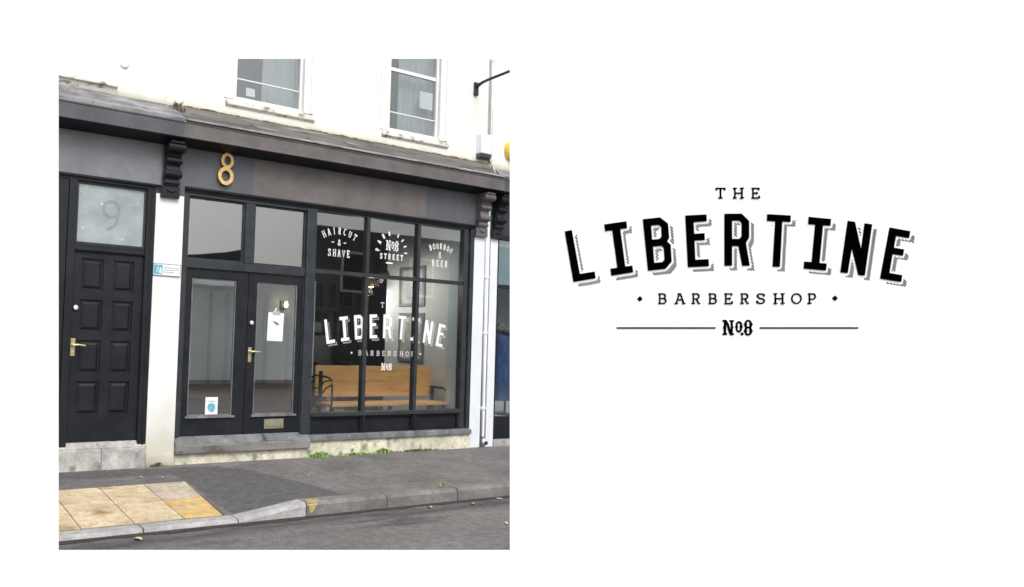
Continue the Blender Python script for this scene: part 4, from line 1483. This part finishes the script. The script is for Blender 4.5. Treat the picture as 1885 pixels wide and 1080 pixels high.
m = PR()
m.box(5.083, 10.0, YW + 0.01, 0.45, 3.66, 7.6)
m.build('upper_wall', M['render'], rb)
m = PR()
m.sweep_x([(0.149, 3.70), (0.149, 4.05), (0.06, 4.03), (-0.05, 3.92), (-0.235, 3.85), (-0.235, 3.80)], 5.155, 10.0)
m.build('lead_flashing', M['lead'], rb)
m = PR()
m.sweep_x([(y + 0.004, z - 0.004) for y, z in corn_prof], 5.062, 10.0)
m.build('cornice', M['corn_l'], rb)
m = PR()
m.box(5.062, 10.0, 0.002, 0.14, 3.06, 3.596)
m.build('fascia', M['frame'], rb)
m = PR()
m.box(5.07, 5.212, 0.0, 0.14, -0.01, 3.058)
m.build('pilaster', M['coolwhite'], rb, bevel=0.006)
console(RO, 5.075, 5.255, rb, M['black'])
m = PR()
m.box(5.214, 10.0, 0.0, 0.10, 2.99, 3.058)
m.box(5.214, 5.235, 0.0, 0.10, 0.10, 2.989)
m.box(5.235, 10.0, 0.0, 0.10, 2.285, 2.335)
m.box(5.235, 10.0, 0.0, 0.10, 0.10, 0.42)
m.box(6.6, 6.68, 0.0, 0.10, 0.42, 2.285)
m.box(6.6, 6.68, 0.0, 0.10, 2.335, 2.989)
rw = m.build('shop_window', M['black'], rb, bevel=0.004)
m = PR()
m.box(5.235, 10.0, 0.05, 0.056, 0.42, 2.285)
m.build('pane', M['glass'], rw)
m = PR()
m.box(5.235, 10.0, 0.05, 0.056, 2.335, 2.99)
m.build('pane', M['glass'], rw)
m = PR()
m.box(5.24, 10.0, 0.085, 0.095, 2.336, 2.985)
m.build('window_blind', M['pale_blue'], rw)
m = PR()
m.box(5.13, 10.0, 1.6, 1.65, 0.1, 3.2)
m.box(5.13, 10.0, 0.11, 1.6, 0.05, 0.40)
m.build('interior_back_wall', M['int_grey'], rb)
m = PR()
m.box(5.213, 10.0, -0.02, 0.10, -0.02, 0.10)
m.build('plinth', M['stone'], rb)
# dress stand in its window
do = (5.80, 0.36, 0.40)
ds = thing('dress_stand', 'blue dress with a grey patterned scarf on a stand in the right edge window', 'clothes stand', do)
m = PB(do)
prof = [(0.20, 0.62), (0.235, 0.75), (0.24, 0.95), (0.215, 1.15), (0.17, 1.32), (0.19, 1.48), (0.20, 1.56), (0.14, 1.63), (0.07, 1.66)]
rings = []
for r_, h_ in prof:
    b = len(m.v)
    for k in range(28):
        t = 2 * math.pi * k / 28
        q = r_ * (1 + (0.09 * math.cos(7 * t) if h_ < 1.3 else 0.0)) * (0.8 if abs(math.sin(t)) > 0.8 else 1)
        m.v.append((do[0] + q * 1.25 * math.cos(t), do[1] + q * 0.8 * math.sin(t), h_))
    rings.append(b)
for i in range(len(rings) - 1):
    for k in range(28):
        m.f.append((rings[i] + k, rings[i] + (k + 1) % 28, rings[i + 1] + (k + 1) % 28, rings[i + 1] + k)); m.mi.append(0)
m.build('dress', M['denim'], ds, smooth=True)
m = PB(do)
for k in range(5):
    t0 = k * 1.25
    m.tube([(do[0] + 0.16 * math.cos(t0), do[1] + 0.12 * math.sin(t0), 1.60 + 0.05 * (k % 2)), (do[0] + 0.17 * math.cos(t0 + 0.6), do[1] + 0.13 * math.sin(t0 + 0.6), 1.70),
            (do[0] + 0.15 * math.cos(t0 + 1.3), do[1] + 0.12 * math.sin(t0 + 1.3), 1.62 + 0.06 * (k % 3))], [0.05, 0.075, 0.05], 10)
m.build('scarf', M['floral'], ds, smooth=True)
m = PB(do)
m.tube([(do[0], do[1], 0.40), (do[0], do[1], 0.66)], 0.015, 8)
m.lathe([(0.14, 0.401), (0.14, 0.415), (0.02, 0.43)], (do[0], do[1], 0), 'Z', 18)
m.build('stand', M['iron'], ds)

# ------------------------------------------------------------------ things on the walls
dp = thing('downpipe', 'white downpipe running between the two white piers at the right end', 'pipe', (5.012, -0.01, 0.1))
DO = (5.012, -0.01, 0.1)
m = PB(DO)
m.tube([(5.012, 0.02, 3.58), (5.012, 0.02, 0.16), (5.012, 0.0, 0.10), (5.012, -0.05, 0.06)], 0.036, 14)
m.build('pipe', M['coolwhite'], dp, smooth=True)
for zb in (2.42, 1.62, 0.55):
    m = PB(DO)
    m.lathe([(0.042, zb - 0.022), (0.046, zb), (0.042, zb + 0.022)], (5.012, 0.02, 0), 'Z', 14)
    m.box(4.958, 5.066, 0.03, 0.06, zb - 0.015, zb + 0.015)
    m.build('bracket', M['coolwhite'], dp)
m = PB(DO)
m.lathe([(0.0, 0.0), (0.028, 0.0), (0.028, 0.012), (0.0, 0.012)], (5.012, -0.078, 0.065), 'Y', 12)
m.build('outlet', M['iron'], dp)
up = thing('downpipe', 'thin white pipe on the upper wall, up the joint between the two buildings', 'pipe', (5.118, 0.1, 3.9))
m = PB((5.118, 0.1, 3.9))
m.tube([(5.118, 0.115, 7.5), (5.118, 0.115, 4.12), (5.11, 0.05, 4.02), (5.105, -0.02, 3.90)], 0.026, 12)
m.build('pipe', M['pilaster'], up, smooth=True)
for zb in (5.62, 4.40):
    m = PB((5.118, 0.1, 3.9))
    m.lathe([(0.030, zb - 0.02), (0.035, zb), (0.030, zb + 0.02)], (5.118, 0.115, 0), 'Z', 12)
    m.build('bracket', M['pilaster'], up)

ab = thing('alarm_box', 'white wall box with a navy underside above the cornice at the right end', 'alarm box', (5.0, 0.15, 4.15))
AO = (5.0, 0.15, 4.15)
m = PB(AO)
m.sweep_x([(0.149, 4.215), (0.149, 4.50), (0.06, 4.50), (0.045, 4.485), (0.045, 4.215)], 4.875, 5.08)
m.build('cover', M['plastic'], ab, bevel=0.01)
m = PB(AO)
m.sweep_x([(0.149, 4.15), (0.149, 4.214), (0.042, 4.214), (0.06, 4.165), (0.09, 4.15)], 4.872, 5.083)
m.build('base', M['navy'], ab, bevel=0.008)
yo = (5.58, 0.16, 4.36)
yb2 = thing('bell_box', 'round yellow alarm bell cut by the right edge of the opening', 'alarm box', yo)
m = PB(yo)
m.lathe([(0.15, 0.159), (0.15, 0.12), (0.13, 0.085), (0.06, 0.07), (0.0, 0.068)], (5.585, 0, 4.36), 'Y', 24)
m.build('cover', M['yellow'], yb2, smooth=False, bevel=0.006)
m = PB(yo)
m.lathe([(0.05, 0.0695), (0.045, 0.062), (0.0, 0.06)], (5.585, 0, 4.36), 'Y', 16)
m.build('hub', M['navy'], yb2)

bo_ = (4.80, 0.15, 5.12)
br = thing('iron_bracket', 'black iron sign bracket jutting out from the white upper wall', 'bracket', bo_)
m = PB(bo_)
m.sweep_x([(0.149, 5.06), (0.149, 5.25), (0.12, 5.25), (0.115, 5.06)], 4.79, 4.86)
m.build('wall_plate', M['iron'], br, bevel=0.005)
m = PB(bo_)
m.tube([(4.825, 0.12, 5.19), (4.825, 0.02, 5.215), (4.825, -0.08, 5.225), (4.825, -0.56, 5.235)], [0.03, 0.022, 0.020, 0.018], 12)
m.build('arm', M['iron'], br, smooth=True)

# small vent/stain bosses on the left upper wall
m = PB((-0.385, 0.15, 4.45))
vt = thing('wall_vent', 'small round grey vent on the white wall above the left door', 'vent', (-0.385, 0.15, 4.45))
m.lathe([(0.05, 0.149), (0.05, 0.135), (0.04, 0.128), (0.0, 0.126)], (-0.385, 0, 4.45), 'Y', 16)
m.build('cover', M['plastic'], vt)


# ------------------------------------------------------------------ weeds, litter
def weed(name, cx, cy, cz, wx, wy, n, hmax, label, matl, cat='weed'):
    m = MB()
    for k in range(n):
        u = random.gauss(0, 0.38)
        u = max(-1, min(1, u))
        x, y = u * wx, -abs(random.gauss(0, 0.4)) * wy
        h = hmax * (1 - 0.6 * abs(u)) * random.uniform(0.35, 1.0)
        a = random.uniform(0, 6.28)
        lean = random.uniform(0.1, 0.8) * h
        w = random.uniform(0.005, 0.011)
        dx, dy = math.cos(a), math.sin(a)
        tip = (x + dx * lean, min(y + dy * lean, 0.02), h)
        mid = (x + dx * lean * 0.4, min(y + dy * lean * 0.4, 0.02), h * 0.6)
        m.face([(x - dy * w * .6, y + dx * w * .6, 0), (x + dy * w * .6, y - dx * w * .6, 0), (mid[0] + dy * w, mid[1] - dx * w, mid[2]), (mid[0] - dy * w, mid[1] + dx * w, mid[2])])
        m.face([(mid[0] - dy * w, mid[1] + dx * w, mid[2]), (mid[0] + dy * w, mid[1] - dx * w, mid[2]), tip])
    o = m.build(name, matl, loc=(cx, cy, cz), fix=False)
    return tag(o, label, cat)


weed('weed_clump', 2.24, -0.03, 0.0, 0.22, 0.10, 240, 0.085, 'bright green weed clump at the foot of the plinth, right of the door step', M['weed'])
weed('weed_clump', 2.82, -0.03, 0.0, 0.40, 0.07, 200, 0.045, 'low spreading green weeds along the plinth between two taller tufts', M['weed'])
weed('weed_clump', 3.23, -0.03, 0.0, 0.20, 0.06, 160, 0.085, 'green weed tuft under the middle of the display window', M['weed'])
weed('weed_clump', 3.8, -0.03, 0.0, 0.5, 0.04, 200, 0.045, 'thin brownish moss and weeds along the plinth toward the right pier', M['weed_dark'])
weed('weed_clump', 0.13, -0.05, 0.0, 0.11, 0.03, 60, 0.06, 'dry weed sprigs at the chipped foot of the white pilaster', M['weed_dark'])
weed('wall_plant', 0.20, 0.03, 3.985, 0.10, 0.12, 70, 0.13, 'dark dead plant growing on the cornice where the two fronts meet', M['weed_dark'], 'plant')
weed('weed_clump', 2.50, -2.005, 0.0, 0.05, 0.03, 40, 0.06, 'tiny green sprig at a kerb joint on the right', M['weed'])

leaf_spots = [(-0.86, -2.33, 'leaf', 'pale yellow fallen leaf in the gutter below the paving slabs', 0.05),
              (2.10, -2.30, 'pale_leaf', 'whitish scrap of litter in the gutter left of the right kerb joint', 0.035),
              (2.62, -2.33, 'leaf', 'small tan leaf in the gutter just right of the right kerb joint', 0.035),
              (3.05, -2.27, 'pale_leaf', 'whitish scrap of litter in the gutter nearest the right edge', 0.035),
              (2.35, -3.05, 'pale_leaf', 'whitish scrap lying out on the road at the lower right', 0.03),
              (1.45, -1.1, 'pale_leaf', 'pale fleck of litter on the middle of the pavement', 0.02),
              (-0.25, -0.62, 'pale_leaf', 'pale speck of litter behind the paving slabs, left of two', 0.022),
              (-0.05, -0.70, 'pale_leaf', 'pale speck of litter behind the paving slabs, right of two', 0.022)]
for (x, y, mk, lab, s) in leaf_spots:
    m = MB()
    base = ZR + 0.005 if y < -2.15 else pz(x, y) + 0.012
    pts = [(-1, 0, .05), (-.4, .45, .25), (.4, .5, .3), (1.1, .05, .15), (.5, -.45, .35), (-.4, -.4, .2)]
    a = random.uniform(0, 6.28)
    pts = [(s * (px * math.cos(a) - py * math.sin(a)), s * (px * math.sin(a) + py * math.cos(a)), s * pz2) for px, py, pz2 in pts]
    top = [(p[0], p[1], p[2] + 0.002) for p in pts]
    for k in range(6):
        j = (k + 1) % 6
        m.face([top[k], top[j], (0, 0, 0.003)])
        m.face([pts[j], pts[k], (0, 0, 0.0)])
    o = m.build('fallen_leaf', M[mk], loc=(x, y, base), fix=False)
    tag(o, lab, 'litter')

# ------------------------------------------------------------------ across the street (seen in the shop's glass)
ga = thing('garage_building', 'low pale grey building across the street, mirrored in the glass doors', 'garage', (7.0, -15.0, ZR))
GO = (7.0, -15.0, ZR)
m = PB(GO)
m.box(1.0, 7.9, -19.0, -13.0, ZR, 2.75)
m.build('wall', M['opp_wall'], ga)
m = PB(GO)
m.box(7.902, 10.1, -19.0, -13.0, ZR, 3.35)
m.build('wall', M['opp_wall'], ga)
m = PB(GO)
m.box(2.5, 5.0, -13.02, -12.99, ZR, 2.2)
m.build('roller_door', M['opp_brick'], ga)
for xa in (5.75, 6.5, 7.05, 8.4, 9.2):
    m = PB(GO)
    m.box(xa, xa + 0.09, -12.998, -12.93, ZR, 2.7)
    m.build('wall_pier', M['stone'], ga)
m = PB(GO)
m.box(0.95, 7.88, -13.08, -12.95, 2.752, 2.85)
m.build('coping', M['stone'], ga)
ho = (8.0, -27.0, ZR)
hb = thing('gabled_house', 'grey house with a dark slate gable farther back, mirrored in the left transom', 'house', ho)
m = PB(ho)
m.box(9.3, 12.9, -31.0, -24.0, ZR, 4.6)
m.build('wall', M['opp_brick'], hb)
m = PB(ho)
rf = [(9.0, 4.62), (13.0, 5.30), (13.0, 5.18), (12.9, 4.601), (9.0, 4.601)]
n = len(rf)
m.v = [(x, -31.3, z) for x, z in rf] + [(x, -23.7, z) for x, z in rf]
m.f = [(k, (k + 1) % n, n + (k + 1) % n, n + k) for k in range(n)] + [tuple(range(n)), tuple(range(n, 2 * n))]
m.mi = [0] * len(m.f)
m.build('roof', M['slate'], hb)
to = (16.0, -16.0, ZR)
tb = thing('terrace_building', 'grey two storey terrace across the street, mirrored in the display window', 'building', to)
m = PB(to)
fp = [(10.15, -13.0), (26.0, -13.0), (26.0, -19.0), (14.4, -19.0)]
m.prism(fp, [], ZR, 5.05, lambda x, y, h: (x, y, h))
m.build('wall', M['opp_brick'], tb)
for k in range(5):
    m = PB(to)
    ring_frame(m, 11.2 + k * 2.9, 12.3 + k * 2.9, 2.9, 4.3, 0.08, -13.0, -12.95)
    w = m.build('window', M['sash'], tb)
    m = PB(to)
    m.box(11.28 + k * 2.9, 12.22 + k * 2.9, -12.99, -12.985, 2.98, 4.22)
    m.build('pane', M['slate'], w)
